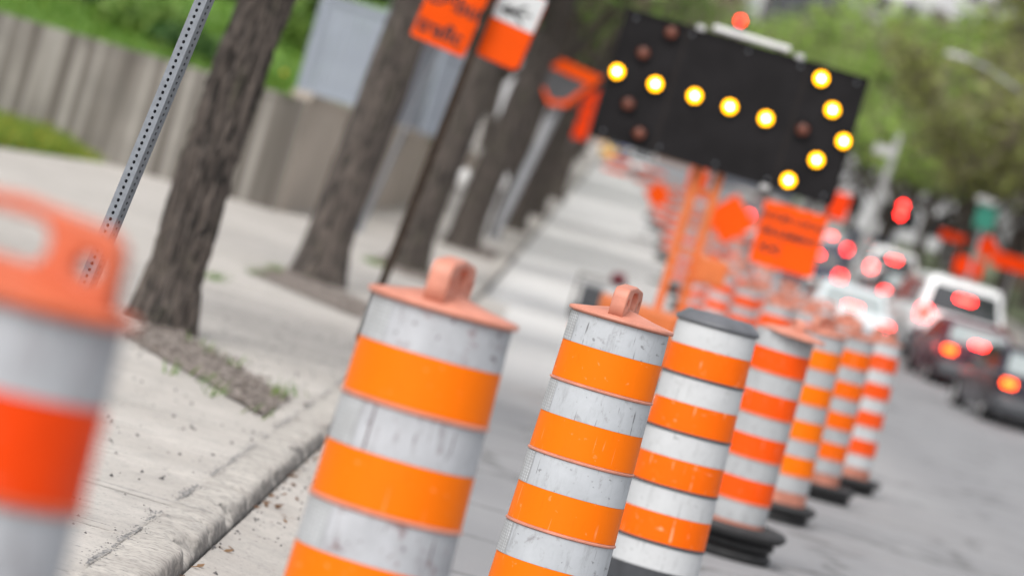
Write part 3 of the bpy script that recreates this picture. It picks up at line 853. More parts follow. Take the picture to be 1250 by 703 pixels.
wall2 = [(-5.03, 68.1), (-3.9, 85), (-3.3, 130)]
b_ = MB()
for (xa, ya), (xb, yb), zt in ((wall2[0], wall2[1], 2.50), (wall2[1], wall2[2], 2.75)):
    L = math.hypot(xb - xa, yb - ya); d = Vector((xb - xa, yb - ya, 0)) / L; nm = Vector((d.y, -d.x, 0))
    c = Vector(((xa + xb) / 2, (ya + yb) / 2, 0)) - nm * .15
    rm = Matrix.Rotation(math.atan2(d.y, d.x), 3, 'Z')
    b_.box((c.x, c.y, (zt + .1) / 2), (L, .3, zt - .1), rm)
    b_.box((c.x, c.y, zt + .055), (L, .38, .1), rm)
o = b_.build('retaining_wall', MAT['beige_wall'])
tag(o, 'smooth beige concrete wall running under the grey fence', 'wall')
t = thing('board_fence', 'grey board fence in stepped panels on the beige wall', 'fence', (0, 0, 0))
A_, B_ = Vector((-5.2, 68.2, 0)), Vector((-4.05, 85, 0))
def fence_panel(a, b2, zb, zt):
    d = (b2 - a); L = d.length; d = d / L; rm = Matrix.Rotation(math.atan2(d.y, d.x), 3, 'Z'); nm = Vector((d.y, -d.x, 0))
    m_ = MB(); n = max(3, int(L / .16)); 
    for i in range(n):
        c = a + d * (i + .5) * L / n
        m_.box((c.x, c.y, (zb + zt) / 2), (L / n - .012, .03, zt - zb - .2), rm)
    c = (a + b2) / 2
    m_.box((c.x, c.y, zt - .06), (L, .08, .12), rm); m_.box((c.x, c.y, zb + .06), (L, .08, .12), rm)
    m_.build('fence_panel', MAT['grey_vinyl'], t)
    for e_ in (a, b2): MB().box((e_.x, e_.y, (zb + zt) / 2 + .06), (.13, .13, zt - zb + .12), rm).build('fence_post', MAT['grey_vinyl'], t)
fence_panel(A_ + Vector((-.05, -.0, 0)), A_ + Vector((1.12, .3, 0)), 2.6, 4.38)      # return panel facing the street
fence_panel(A_ + Vector((1.25, 6, 0)) * .9, Vector((-3.65, 80.0, 0)), 2.6, 4.42)
fence_panel(Vector((-3.6, 83.0, 0)), Vector((-2.95, 83.6, 0)), 2.62, 4.45)
fence_panel(Vector((-3.55, 92.0, 0)), Vector((-2.9, 92.6, 0)), 2.9, 4.8)
# lawn slope behind the wall
b_ = MB(); xs2 = list(np.linspace(-40, -5.3, 24)); ys2 = list(np.linspace(67.9, 130, 26)); vs = []
def lawn_z(x, y):
    return 2.40 + max(0, y - 68) * .13 * (1 if y < 92 else 1) + .25 * mnoise.noise(Vector((x * .3, y * .3, 2)))*min(1,(y-67.5)/4)
for y in ys2:
    for x in xs2: vs.append((x, y + (.6 * (x < -8.2)) * 0, min(lawn_z(x, y), 7.5)))
n = len(xs2)
b_.add(vs, [(j * n + i, j * n + i + 1, (j + 1) * n + i + 1, (j + 1) * n + i) for j in range(len(ys2) - 1) for i in range(n - 1)])
tag(b_.build('lawn', MAT['lawn'], smooth=60), kind='structure')
b = MB()
for _ in range(9000):
    x = random.uniform(-16, -5.4); y = 67.9 + abs(random.gauss(0, 8))
    if y > 95: continue
    p = Vector((x, y, min(lawn_z(x, y), 7.5)))
    blade(p, random.uniform(.08, .28), .022, (random.uniform(-.6, .6), random.uniform(-.8, .2)))
tag(b.build('lawn_grass', MAT['grass']), kind='stuff')
b = MB()
for _ in range(44):
    if random.random() < .5:
        x = random.uniform(-11, -8.9); y = random.uniform(max(58, 67 + (x + 8.2) * 6.2), 67.3); z = SW + elev(y) + random.uniform(.1, .3)
    else:
        x = random.uniform(-15, -5.6); y = random.uniform(68.2, 84); z = lawn_z(x, y) + .2
    for a in (0, 1.05, 2.1):
        d = Vector((math.cos(a), -.3, math.sin(a))) * .045; e_ = Vector((-math.sin(a), -.2, math.cos(a))) * .045
        p = Vector((x, y, z)); b.add([p - d, p + e_, p + d, p - e_], [(0, 1, 2, 3)])
tag(b.build('flowers', m_leaf('yellow flowers', (0.8, 0.45, 0.02), (0.85, 0.55, 0.03), (0.8, 0.25, 0.03))), kind='stuff')
b = MB()
for _ in range(14000):
    x = random.uniform(-11.5, -8.1); y = random.uniform(58, 67.4)
    if y < 67 + (x + 8.2) * 6.2: continue
    hh = random.uniform(.12, .55) * min(1, .3 + (-8.1 - x) * .7)
    blade(Vector((x, y, SW + elev(y))), hh, .018, (random.uniform(-.5, .5), random.uniform(-.5, .5)))
tag(b.build('tall_grass', m_leaf('rank verge grass', (0.10, 0.20, 0.02), (0.19, 0.29, 0.035), (0.40, 0.38, 0.05))), kind='stuff')
def bush(loc, rx, rz_, label, mat='shrub', seed=0, n=34, per=70, group='shrubs on the lawn slope', ls=.12):
    t_ = thing('shrub', label, 'shrub', loc, group=group)
    g_ = random.Random(seed); cs = []
    m_ = MB()
    for i in range(n):
        a = g_.uniform(0, 6.28); r_ = rx * math.sqrt(g_.random()); z_ = rz_ * g_.uniform(.15, 1) * (1 - .35 * (r_ / rx) ** 2)
        c = (r_ * math.cos(a), r_ * math.sin(a) * .7, z_); cs.append(c)
        m_.tube([(c[0] * .1, c[1] * .1, -.05), (c[0] * .5, c[1] * .5, z_ * .5), c], [.02, .014, .006], 5)
    m_.build('stems', MAT['bark_far'], t_)
    link('foliage', quads_mesh('foliage', leaf_cloud(cs, per, rx * .2, ls, seed), MAT[mat]), t_)
    return t_
for i, (px, py, z, rx, rz_, mt, lb) in enumerate((
    (90, 30, 74, .8, .9, 'shrub', 'dark low shrub above the wall near the left edge'),
    (170, 55, 71, .7, .6, 'leaf_green', 'low leafy plant on the wall top left of the perforated post'),
    (215, 72, 70, .5, .5, 'shrub', 'small dark plant on the wall top beside the perforated post'),
    (30, 0, 80, 1.4, 1.2, 'shrub', 'wide dark shrub at the top left corner'),
    (275, 10, 82, 1.3, 1.6, 'shrub', 'shadowy shrub between the perforated post and the nearest tree'),
    (375, 70, 76, .7, 1.7, 'leaf_green', 'bright green bush beside the first fence panel'),
    (450, 20, 92, 1.5, 2.6, 'shrub', 'tall dark bush over the fence, behind the second tree'),
    (545, 60, 94, .8, 1.7, 'leaf_green', 'green bush under the left orange sign'))):
    p = at(px, py, z); p.z = min(lawn_z(p.x, p.y), 7.5) - .1 if p.x < -5.3 else 2.6
    bush(p, rx, rz_, lb, mt, seed=60 + i)
# ornamental trees on the slope close the view at top left
for i, (x, y) in enumerate(((-17, 100), (-11, 104), (-7.5, 99), (-23, 108), (-5.5, 118), (-13, 122))):
    tree('garden_tree', ('leafy tree behind the lawn at the top left', 'tree on the slope behind the nearest street tree', 'tree rising behind the grey fence', 'leafy tree far left beyond the lawn', 'tree behind the fence, right of the orange signs', 'tree at the back of the lawn slope')[i],
         (x, y, min(lawn_z(x, y), 7.5) if x < -5.3 else 3.0), .2, 1.6, 8.5, (0.02, 0), 100 + i, n_leaf=26, leaf_s=.17, group='trees behind the lawn and fence', twigs=5)

# ------------------------------------------------------------------ signs on the left
def plate(t_, name, w_, h_, r_, mat, loc, rot=None, th=.006):
    m_ = MB().prism(rrect(w_, h_, r_), -th / 2, th / 2)
    return m_.build(name, mat, t_, loc=loc, rot=rot)
zp = 35.0
pa, pb = at(465, 350, zp), at(602, 0, zp)
dirp = (pb - pa).normalized(); base = pa - dirp * ((pa.z - SW) / dirp.z)
lean = math.atan2(dirp.x, dirp.z)
t = thing('sign_post', 'dark rusty leaning steel post that carries two orange signs', 'sign post', base, (0, lean, 0))
MB().box((0, 0, 2.5), (.078, .056, 5.0)).build('post', MAT['dark_steel'], t, bevel=.006)
for z in (3.2, 3.7): MB().box((0, -.034, z), (.10, .012, .04)).build('sign_clamp', MAT['dark_steel'], t)
hz = (at(577, 70, zp) - base).dot(dirp)
s1 = thing('orange_sign', 'left orange sign with black lettering, mounted on the dark post', 'traffic sign', base + dirp * hz + Vector((-.292, .035, .288)), (0, lean + R(2.5), R(-4)))
s1.scale = (1.13, 1, 1.1)
plate(s1, 'sign_plate', .47, .60, .02, MAT['sign_orange'], (0, 0, .04))
link('lettering', text_mesh('lettering', 'trafic', .19, MAT['black'], .001), s1, (-.02, -.0045, -.135))
link('lettering', text_mesh('lettering', 'Début', .19, MAT['black'], .001), s1, (.03, -.0045, .12))
s2 = thing('orange_sign', 'right orange sign with rounded corners and a white panel showing a black arrow', 'traffic sign', base + dirp * hz + Vector((.26, .035, .255)), (0, lean + R(2.5), R(-3)))
s2.scale = (1.1, 1, 1.1)
plate(s2, 'sign_plate', .38, .64, .055, MAT['sign_orange'], (0, 0, .10))
o = plate(s2, 'border_line', .38, .64, .055, MAT['sign_red'], (0, .004, .10), th=.004)
o.scale = (1.03, 1, 1.02)
plate(s2, 'white_panel', .375, .30, .01, MAT['sign_white'], (0.002, -.005, .265), th=.004)
m_ = MB()
for poly in ([(-.13, .0), (-.02, .055), (-.035, .012), (.15, .02), (.15, .0), (-.03, -.012), (-.02, -.05)], [(-.03, .0), (.08, -.085), (.10, -.07), (.0, .01)], [(-.03, .01), (.08, .08), (.10, .066), (.0, .0)]):
    m_.prism(poly, -.0012, .0012)
m_.build('arrow', MAT['black'], s2, loc=(-.02, -.009, .215), rot=(0, R(-6), 0))

def pole(px0, py0, px1, py1, r_, mat, label, h=None, name='street_pole'):
    g0 = gnd(px0, py0, SW); z = (g0 - Vector((0, 0, CAMZ))).dot(fwd)
    e_ = at(px1, py1, z); d = (e_ - g0)
    if h: d = d * (h / d.z)
    t_ = thing(name, label, 'pole', g0)
    MB().tube([Vector((0, 0, -.02)), d * .5, d], [r_, r_ * .95, r_ * .88], 14).build('pole', mat, t_, smooth=50)
    MB().lathe([(r_ * 2.0, 0), (r_ * 2.0, .03), (r_ * 1.3, .06), (r_ * 1.02, .09)], 14).build('base_plate', mat, t_)
    return t_, g0, d, z
pole(437, 283, 540, 58, .045, MAT['galv'], 'thin grey pole in front of the grey fence panels')
tp, g0, d0, zt_ = pole(600, 291, 688, 118, .115, MAT['paint_grey'], 'thick silver pole below the triangular orange sign')
# the downward triangle: orange frame round a dark face
t = thing('triangle_sign', 'downward triangular sign with thick orange border and dark face on the silver pole', 'traffic sign', at(688, 92, zt_ - .35))
s_ = F / zt_
loc_px = lambda x, y: ((x - 688) * math.cos(ROLL) / s_ + (y - 92) * math.sin(ROLL) / s_, ((x - 688) * math.sin(ROLL) - (y - 92) * math.cos(ROLL)) / s_)
tri = [loc_px(639, 51), loc_px(736, 95), loc_px(692, 131), loc_px(669, 128)]
inn = [loc_px(647, 71), loc_px(718, 103), loc_px(690, 124), loc_px(672, 122)]
link('sign_border', curve_mesh('sign_border', [tri, inn], .03, MAT['sign_orange']), t)
big_in = [((x - sum(p[0] for p in inn) / 4) * 1.06 + sum(p[0] for p in inn) / 4, (z - sum(p[1] for p in inn) / 4) * 1.06 + sum(p[1] for p in inn) / 4) for x, z in inn]
link('sign_face', curve_mesh('sign_face', [big_in], .01, MAT['sign_back']), t, (0, .021, 0))
tp2, g2, d2, z2 = pole(655, 250, 702, 160, .075, MAT['galv'], 'pale pole that holds the small red orange sign beside the arrow board', h=5.2)
t = thing('tab_sign', 'small upright red orange sign between the triangle sign and the arrow board', 'traffic sign', at(708, 134, z2 - .4))
s_ = F / z2
plate(t, 'sign_plate', 33 / s_, 70 / s_, 3 / s_, MAT['sign_red'], (0, 0, 0), th=.02)
link('lettering', text_mesh('lettering', 'RUE', 10 / s_, MAT['black'], .002), t, (0, -.014, 8 / s_))
link('lettering', text_mesh('lettering', 'FIN', 10 / s_, MAT['black'], .002), t, (0, -.014, -10 / s_))
for (px, py, lb) in ((541, 296, 'white headed parking meter between the third and fourth tree'), (590, 291, 'pale parking meter left of the thick silver pole')):
    g0 = gnd(px, py, SW); t = thing('parking_meter', lb, 'parking meter', g0)
    MB().tube([(0, 0, 0), (.05, 0, 1.1)], [.04, .04], 12).build('post', MAT['pale_grey'], t)
    MB().lathe([(.06, 1.08), (.10, 1.12), (.12, 1.3), (.115, 1.42), (.07, 1.5), (.001, 1.53)], 16, c=(.05, 0, 0)).build('meter_head', MAT['white_paint'], t, smooth=50)

# ------------------------------------------------------------------ arrow board on its trailer
ZB = 37.5
cb = at(888, 130, ZB)
s_ = F / ZB
gb = Vector((cb.x, cb.y, elev(cb.y)))
t = thing('arrow_board', 'black arrow board of lit amber lamps on an orange trailer mast', 'arrow board', gb, (0, R(.4), 0))
hc = cb.z - gb.z
MB().box((0, 0, hc), (2.42, .09, 1.26)).build('panel', MAT['black_paint'], t, bevel=.015)
b_ = MB()
for z in (-.63, .63): b_.box((0, 0, hc + z), (2.44, .12, .03))
for x in (-1.215, 1.215): b_.box((x, 0, hc), (.03, .12, 1.23))
b_.build('panel_frame', MAT['black_paint'], t)
def bl(x, y):
    dx, dy = x - 888, y - 130
    return ((dx * math.cos(ROLL) + dy * math.sin(ROLL)) / s_, (dx * math.sin(ROLL) - dy * math.cos(ROLL)) / s_)
for lit, pts in ((1, ((750, 88), (797, 103), (845, 117), (888, 130), (932, 144), (999, 95), (1013, 133), (1027, 171), (994, 194), (960, 219))),
                 (0, ((816, 40), (782, 65), (764, 127), (778, 163), (977, 157)))):
    for (x, y) in pts:
        lx, lz = bl(x, y)
        o = MB().lathe([(.0005, -.022), (.03, -.020), (.058, -.012), (.066, 0)], 24, axis='Y', c=(0, 0, 0)).build('lamp' , MAT['amber_lamp'] if lit else MAT['unlit'], t, smooth=60, loc=(lx, -.052, hc + lz))
        MB().lathe([(.067, .004), (.082, .004), (.084, -.03), (.070, -.03)], 24, closed=True, axis='Y').build('lamp_ring', MAT['black_paint'], o, smooth=40)
        if lit: MB().lathe([(.0005, -.010), (.013, -.006), (.018, 0)], 16, axis='Y').build('lamp_core', MAT['lamp_core'], o, smooth=60, loc=(0, -.0215, 0))
for x in (-.6, .62): MB().box((x, -.0465, hc), (.008, .004, 1.22)).build('panel_seam', MAT['dark_lens'], t)
for x in (-1.12, -.55, 0.02, .55, 1.12):
    for z in (-.57, .57): MB().lathe([(.0005, -.012), (.012, -.010), (.014, 0)], 10, axis='Y').build('bolt', MAT['galv'], t, loc=(x, -.046, hc + z))
# bar on top, clips
x0, z0 = bl(868, 32); x1, z1 = bl(962, 57)
MB().box(((x0 + x1) / 2, 0.02, hc + .70), (x1 - x0, .16, .055)).build('top_bar', MAT['white_paint'], t, bevel=.012)
b_ = MB()
for x in ((x0 + .1), (x1 - .1)): b_.box((x, .02, hc + .655), (.03, .05, .04))
b_.build('bar_bracket', MAT['dark_steel'], t)
for (px, py) in ((852, 35), (972, 72), (930, 232)):
    lx, lz = bl(px, py)
    MB().box((lx, -.03, hc + (.655 if lz > 0 else -.655)), (.09, .08, .05)).build('clip', MAT['pale_grey'], t, bevel=.01)
for x in (-.115, .105):
    MB().box((x, .12, 1.9), (.085, .085, hc + .4 - .5)).build('mast_post', MAT['trailer_orange'], t, bevel=.008)
for z in (1.05, 1.75, 2.35): MB().box((-.005, .12, z), (.135, .04, .05)).build('mast_rung', MAT['trailer_orange'], t)
MB().box((.28, .05, 1.62), (.30, .25, .26)).build('control_box', MAT['trailer_orange'], t, bevel=.02)
MB().box((-.30, .1, .86), (.75, 1.7, .52)).build('battery_box', MAT['trailer_orange'], t, bevel=.03)
MB().box((0, .2, .52), (1.3, 2.2, .1)).build('chassis', MAT['trailer_orange'], t, bevel=.01)
b_ = MB().tube([(0, -1.9, .45), (0, -.9, .5)], .04, 10); b_.build('tow_bar', MAT['dark_steel'], t)
for x in (-.78, .78):
    wh = MB().lathe([(.16, -.09), (.29, -.10), (.33, -.07), (.33, .07), (.29, .10), (.16, .09)], 28, closed=True, axis='X').build('wheel', MAT['rubber'], t, smooth=45, loc=(x, .3, .33))
    MB().lathe([(.001, -.05), (.15, -.06), (.165, -.08), (.165, .08), (.15, .06), (.001, .05)], 24, axis='X').build('rim', MAT['pale_grey'], wh, smooth=40)
    MB().box((x, .3, .72), (.24, .86, .03)).build('mudguard', MAT['trailer_orange'], t, bevel=.01)
for x in (-.6, .6): MB().tube([(x, -.7, 0), (x, -.7, .5)], .03, 10).build('support_leg', MAT['dark_steel'], t)

# ------------------------------------------------------------------ orange text sign and diamonds on stands
def stand_sign(px, py, z, w_, h_, label, mat='sign_orange', diamond=False, lines=(), name='orange_sign', group=None, legs=True, rz=0.0, tilt=0.0):
    c = at(px, py, z); gz = elev(c.y) + (SW if c.x > RX or c.x < KX else 0); hh = c.z - gz
    t_ = thing(name, label, 'traffic sign', (c.x, c.y, gz), (0, 0, rz), group)
    o_ = plate(t_, 'sign_plate', w_, h_, .03, MAT[mat], (0, -.05, hh), (0, R(45) + tilt if diamond else tilt, 0), th=.012)
    for (tx, size, x, zz) in lines:
        link('lettering', text_mesh('lettering', tx, size, MAT['black'], .002), t_, (x, -.061, hh + zz), (0, tilt, 0))
    top = hh + h_ * .4
    MB().box((0, 0, top / 2 + .04), (.06, .06, top - .08)).build('post', MAT['paint_grey'], t_)
    if legs:
        b2 = MB()
        for a in (0, 90): b2.box((0, 0, .035), (.9, .06, .05) if a == 0 else (.061, .9, .052))
        b2.build('stand_foot', MAT['dark_steel'], t_)
    return t_
stand_sign(962, 292, 47, .80, .78, 'square orange sign with lines of black lettering below the arrow board', lines=(('ACCES LOCAL', .125, 0, .22), ('SEULEMENT', .135, 0, .03), ('<<', .24, -.2, -.18)))
stand_sign(891, 268, 82, .80, .80, 'orange diamond sign between the mast and the square orange sign', diamond=True)
stand_sign(803, 238, 120, .62, .62, 'small orange diamond sign far up the closed lane', diamond=True)
stand_sign(851, 222, 90, .45, .6, 'little orange sign at the top left of the arrow board mast', mat='far_band')
stand_sign(1024, 252, 105, .5, .75, 'orange sign beneath the lower right corner of the arrow board', mat='sign_red', legs=False)
stand_sign(1205, 302, 128, .62, .62, 'upper orange diamond sign on the right sidewalk above the white van', mat='sign_red', diamond=True, legs=False)
stand_sign(1182, 326, 126, .95, .62, 'lower orange rectangular sign on the right sidewalk above the white van', mat='sign_red', legs=False)
stand_sign(1238, 322, 124, 1.5, .5, 'long red orange panel sign near the right edge', mat='sign_red', legs=False)
stand_sign(1163, 289, 134, .95, .32, 'narrow dark orange panel sign left of the green sign', mat='sign_red', legs=False)
# barricades far up the closed lane
def barricade(px, py, w_, label):
    g0 = gnd(px, py); t_ = thing('barricade', label, 'barricade', g0)
    for z, m_ in ((.95, 'far_band'), (.62, 'clean_white'), (.3, 'far_band')):
        MB().box((0, 0, z), (w_, .03, .22)).build('rail', MAT[m_], t_)
    for x in (-w_ * .4, w_ * .4):
        MB().box((x, .04, .55), (.06, .05, 1.1)).build('leg', MAT['pale_grey'], t_)
        MB().box((x, .04, .03), (.07, .8, .05)).build('foot', MAT['dark_steel'], t_)
barricade(750, 214, 1.6, 'red and white barricade at the far left of the closed lane')
barricade(790, 228, 1.7, 'barricade beside the small far diamond sign')
barricade(845, 262, 1.6, 'barricade just left of the orange mast')
barricade(905, 300, 1.6, 'barricade behind the mast below the orange diamond')
barricade(960, 352, 1.5, 'barricade under the square orange sign')
# equipment cart on the closed lane
g0 = gnd(722, 396)
t = thing('generator', 'dark grey portable generator with a dark red tank on the closed lane', 'generator', (g0.x, g0.y, elev(g0.y)))
MB().box((0, 0, .42), (.62, .5, .40)).build('engine_block', MAT['dark_plastic'], t, bevel=.06)
MB().box((.18, -.05, .55), (.30, .5, .24)).build('cover', MAT['pale_grey'], t, bevel=.05)
MB().lathe([(.001, .58), (.10, .6), (.135, .7), (.10, .8), (.001, .82)], 18, c=(.22, 0, .12)).build('tank', MAT['maroon'], t, smooth=60)
b_ = MB()
for y in (-.28, .28):
    b_.tube([(-.4, y, .1), (-.4, y, .75), (.4, y, .75), (.4, y, .1), (-.4, y, .1)], .02, 8)
b_.build('tube_frame', MAT['dark_steel'], t)
for y in (-.32, .32):
    MB().lathe([(.02, -.03), (.12, -.03), (.13, 0), (.12, .03), (.02, .03)], 20, closed=True, axis='Y', c=(-.3, y, .13)).build('wheel', MAT['rubber'], t)

# ------------------------------------------------------------------ cars
def ring(y, hw, z0, z1, r_, n=4):
    pts = rrect(2 * hw, z1 - z0, r_, n, 0, (z0 + z1) / 2)
    return [Vector((x, y, z)) for x, z in pts]
def car(loc, rz, label, paint, kind='sedan', lamp='red_lamp', lower=None, plate_=True, group='cars queueing in the traffic lanes', lit=(1, 1, 1)):
    t_ = thing('car', label, 'car', loc, (0, 0, rz), group)
    if kind == 'sedan': L, Wd, zb, zbelt, zr = 4.6, 1.80, .20, .95, 1.45
    elif kind == 'suv': L, Wd, zb, zbelt, zr = 4.7, 1.88, .24, 1.06, 1.78
    else: L, Wd, zb, zbelt, zr = 5.2, 2.1, .26, 1.2, 2.2
    h = Wd / 2; y0 = 0.0                               # y=0 is the rear bumper
    trunk = {'sedan': .98, 'suv': 1.04, 'van': 1.12}[kind]
    rs = [ring(0.0, h * .86, zb + .12, trunk - .18, .10), ring(.06, h * .93, zb + .05, trunk - .06, .12), ring(.3, h * .985, zb, trunk, .13), ring(1.0, h, zb, zbelt + .02, .13),
          ring(2.4, h, zb, zbelt, .13), ring(3.4, h * .99, zb, zbelt - .02, .13), ring(4.1 * L / 4.6, h * .95, zb, zbelt - .14, .13), ring(L - .12, h * .86, zb + .05, zbelt - .28, .12), ring(L, h * .78, zb + .12, zbelt - .38, .08)]
    MB().loft(rs).build('body', paint, t_, smooth=50)
    if kind == 'sedan': yb0, yb1, yr0, yr1 = .62, 3.55, 1.35, 2.65
    elif kind == 'suv': yb0, yb1, yr0, yr1 = .10, 3.6, .48, 2.75
    else: yb0, yb1, yr0, yr1 = .08, 4.1, .30, 3.35
    hb, hr = h * .93, h * .74
    def crect(ya, yb_, hw, z, r_=.12): return [Vector((x, (ya + yb_) / 2 + y_, z)) for x, y_ in rrect(2 * hw, yb_ - ya, r_, 3)]
    MB().loft([crect(yb0, yb1, hb, zbelt - .06), crect(yb0 + (yr0 - yb0) * .85, yb1 + (yr1 - yb1) * .85, hb + (hr - hb) * .8, zbelt + (zr - zbelt) * .82), crect(yr0, yr1, hr, zr - .03), crect(yr0 + .15, yr1 - .15, hr - .12, zr)]).build('roof', paint, t_, smooth=45)
    def lerpz(z, side):                                     # cabin slope helpers
        f = (z - zbelt + .06) / (zr - .09 - zbelt + .06); return f
    def win(pts, name='window', gm_='glass'):
        MB().add([Vector(p) for p in pts], [tuple(range(len(pts)))]).build(name, MAT[gm_], t_)
    za, zc = zbelt + .03, zbelt + (zr - zbelt) * .76
    f1 = (za - zbelt + .06) / ((zr - zbelt) * .82 + .06); f2 = (zc - zbelt + .06) / ((zr - zbelt) * .82 + .06)
    Y = lambda f: yb0 + (yr0 - yb0) * .85 * f - .008
    YF = lambda f: yb1 + (yr1 - yb1) * .85 * f + .008
    X = lambda f: hb + (hr - hb) * .8 * f + .006
    win([(-X(f1) + .14, Y(f1), za), (X(f1) - .14, Y(f1), za), (X(f2) - .13, Y(f2), zc), (-X(f2) + .13, Y(f2), zc)], 'rear_window', 'sky_tint_glass' if kind == 'sedan' else 'glass')
    win([(-X(f1) + .13, YF(f1), za), (X(f1) - .13, YF(f1), za), (X(f2) - .13, YF(f2), zc), (-X(f2) + .13, YF(f2), zc)], 'windscreen')
    for sx in (-1, 1):
        ym = (yb0 + yb1) / 2
        win([(sx * X(f1), Y(f1) + .28, za), (sx * X(f1), ym - .04, za), (sx * X(f2), ym - .04, zc), (sx * X(f2), Y(f2) + .22, zc)], 'side_window')
        win([(sx * X(f1), ym + .04, za), (sx * X(f1), YF(f1) - .25, za), (sx * X(f2), YF(f2) - .2, zc), (sx * X(f2), ym + .04, zc)], 'side_window')
    low = lower or MAT['dark_plastic']
    MB().loft([ring(-.06, h * .84, zb + .10, zb + .34, .06), ring(.0, h * .95, zb + .06, zb + .38, .07), ring(.25, h * .99, zb + .04, zb + .38, .07)]).build('bumper', low, t_, smooth=45)
    lh = .78 if kind == 'sedan' else (.98 if kind == 'suv' else 1.02)
    for k, sx in enumerate((-1, 1)):
        MB().box((sx * (h * .80), .015, lh), (.24, .09, .13 if kind == 'sedan' else .26)).build('tail_light', MAT[lamp] if lit[k] else MAT['unlit'], t_, bevel=.03)
    if lit[2]:
        f = .93 if kind != 'sedan' else .1
        f = .5 if kind != 'sedan' else f
        zz = zbelt + (zr - zbelt) * (f if kind != 'sedan' else .12)
        MB().box((0, Y((zz - zbelt + .06) / ((zr - zbelt) * .82 + .06)) - .02, zz), (.34, .06, .07)).build('brake_light', MAT['brake_lamp'], t_, bevel=.015)
    if plate_: MB().box((0, -.02 if kind != 'sedan' else -.012, .74 if kind == 'sedan' else .72), (.32, .05, .15)).build('licence_plate', MAT['white_paint'], t_, bevel=.01)
    for sx in (-1, 1):
        for y_ in (.95, L - .9):
            wr = .33 if kind == 'sedan' else .37
            wh = MB().lathe([(wr * .62, -.11), (wr * .92, -.115), (wr, -.08), (wr, .08), (wr * .92, .115), (wr * .62, .11)], 28, closed=True, axis='X').build('wheel', MAT['rubber'], t_, smooth=45, loc=(sx * (h - .10), y_, wr))
            MB().lathe([(.001, sx * .07), (wr * .2, sx * .095), (wr * .55, sx * .08), (wr * .64, sx * .1)], 20, axis='X').build('rim', MAT['pale_grey'], wh, smooth=45)
        MB().box((sx * (h + .07), 3.0 if kind != 'van' else 3.5, zbelt + .06), (.18, .10, .13)).build('mirror', paint, t_, bevel=.03)
    return t_
def car_on(xr, y, *a, **k):
    return car((xr + off(y), y, elev(y)), *a, **k)
white = carpaint('white car paint', (0.72, 0.73, 0.74)); silver = carpaint('silver car paint', (0.62, 0.66, 0.68))
black = carpaint('black car paint', (0.018, 0.018, 0.022)); navy = carpaint('dark blue car paint', (0.02, 0.025, 0.06)); plum = carpaint('maroon car paint', (0.075, 0.010, 0.022))
pblack = carpaint('purplish black car paint', (0.022, 0.018, 0.028))
car_on(8.95, 68.5, R(5), 'near black sedan cut off by the right edge', pblack, lamp='orange_lamp')
car_on(8.75, 78.5, R(4), 'maroon sedan in front of the white van', plum, lamp='orange_lamp', lit=(1, 0, 1))
car_on(8.95, 87, R(6), 'white van with dark rear window and black bumper', white, kind='suv', lamp='red_lamp', lit=(1, 0, 1)).scale = (1.2, 1.1, 1.17)
car_on(6.15, 81, R(2), 'bright silver white sedan beside the row of drums', silver, lamp='red_lamp')
car_on(6.35, 104, R(2), 'dark blue car ahead of the silver sedan', navy, kind='suv')
car_on(10.5, 131, R(3), 'white SUV ahead of the white van, three red lights lit', white, kind='suv')
car_on(8.9, 158, R(1), 'small grey car far ahead between the lanes', silver, kind='sedan')
car_on(9.7, 112, R(3), 'dark car hidden between the white van and the white SUV', black, kind='sedan')
for x, y, pm, kd, lb in ((6.7, 126, black, 'sedan', 'dark sedan two cars ahead of the silver sedan'), (7.2, 146, white, 'sedan', 'white sedan far ahead in the lane beside the drums'), (10.9, 152, navy, 'suv', 'dark car ahead of the white SUV near the right kerb'),
                         (7.4, 168, plum, 'suv', 'dark red car far ahead where the street climbs'), (10.9, 176, silver, 'sedan', 'pale car at the head of the right hand queue')):
    car_on(x, y, R(2), lb, pm, kind=kd)
# far traffic where the street climbs
for (px, py, z, pm, kd, lb) in ((783, 190, 255, white, 'van', 'white van at the far top of the street'), (768, 192, 262, MAT['blue_paint'], 'suv', 'blue car beside the far white van'), (752, 183, 285, MAT['yellow_paint'], 'van', 'yellow van at the far end of the street')):
    p = at(px, py, z)
    car((p.x, p.y, elev(p.y)), 0, lb, pm, kind=kd, lit=(0, 0, 0), group='far traffic at the top of the street')

# ------------------------------------------------------------------ signals, poles on the right
def signal(loc, label, lit=0, two=False):
    t_ = thing('traffic_light', label, 'traffic light', loc)
    MB().box((0, 0, 0), (.34, .22, 1.0)).build('housing', MAT['black_paint'], t_, bevel=.03)
    for k, z in enumerate((.32, 0, -.32)):
        on = (k == lit) or (two and k == 1)
        o_ = MB().lathe([(.0005, -.03), (.07, -.024), (.115, 0)], 20, axis='Y').build('lens', MAT['signal_red'] if on else MAT['dark_lens'], t_, smooth=60, loc=(0, -.115, z))
        vs = [];  n_ = 12
        for yy in (0, -.2):
            for i in range(n_ + 1):
                a = R(-10 + 200 * i / n_); vs.append((.14 * math.cos(a), yy, .14 * math.sin(a)))
        MB().add(vs, [(i, i + 1, n_ + 2 + i, n_ + 1 + i) for i in range(n_)]).build('visor', MAT['black_paint'], o_)
    return t_
p = at(905, 22, 104)
signal((p.x, p.y, p.z - .32), 'traffic light showing red above the arrow board').scale = (.72, .72, .72)
t = thing('span_cable', 'thin dark cable across the street that holds the red traffic light over the arrow board', 'cable', (p.x, p.y, p.z + .18))
MB().tube([(-7.5, 0, .75), (-3.5, 0, .25), (0, 0, 0), (5.5, 0, .35), (11, 0, .9)], .010, 6).build('cable', MAT['dark_steel'], t)
p = at(1102, 252, 132)
signal((p.x, p.y, p.z - .30), 'traffic light with two red lenses lit above the queue of cars', two=True)
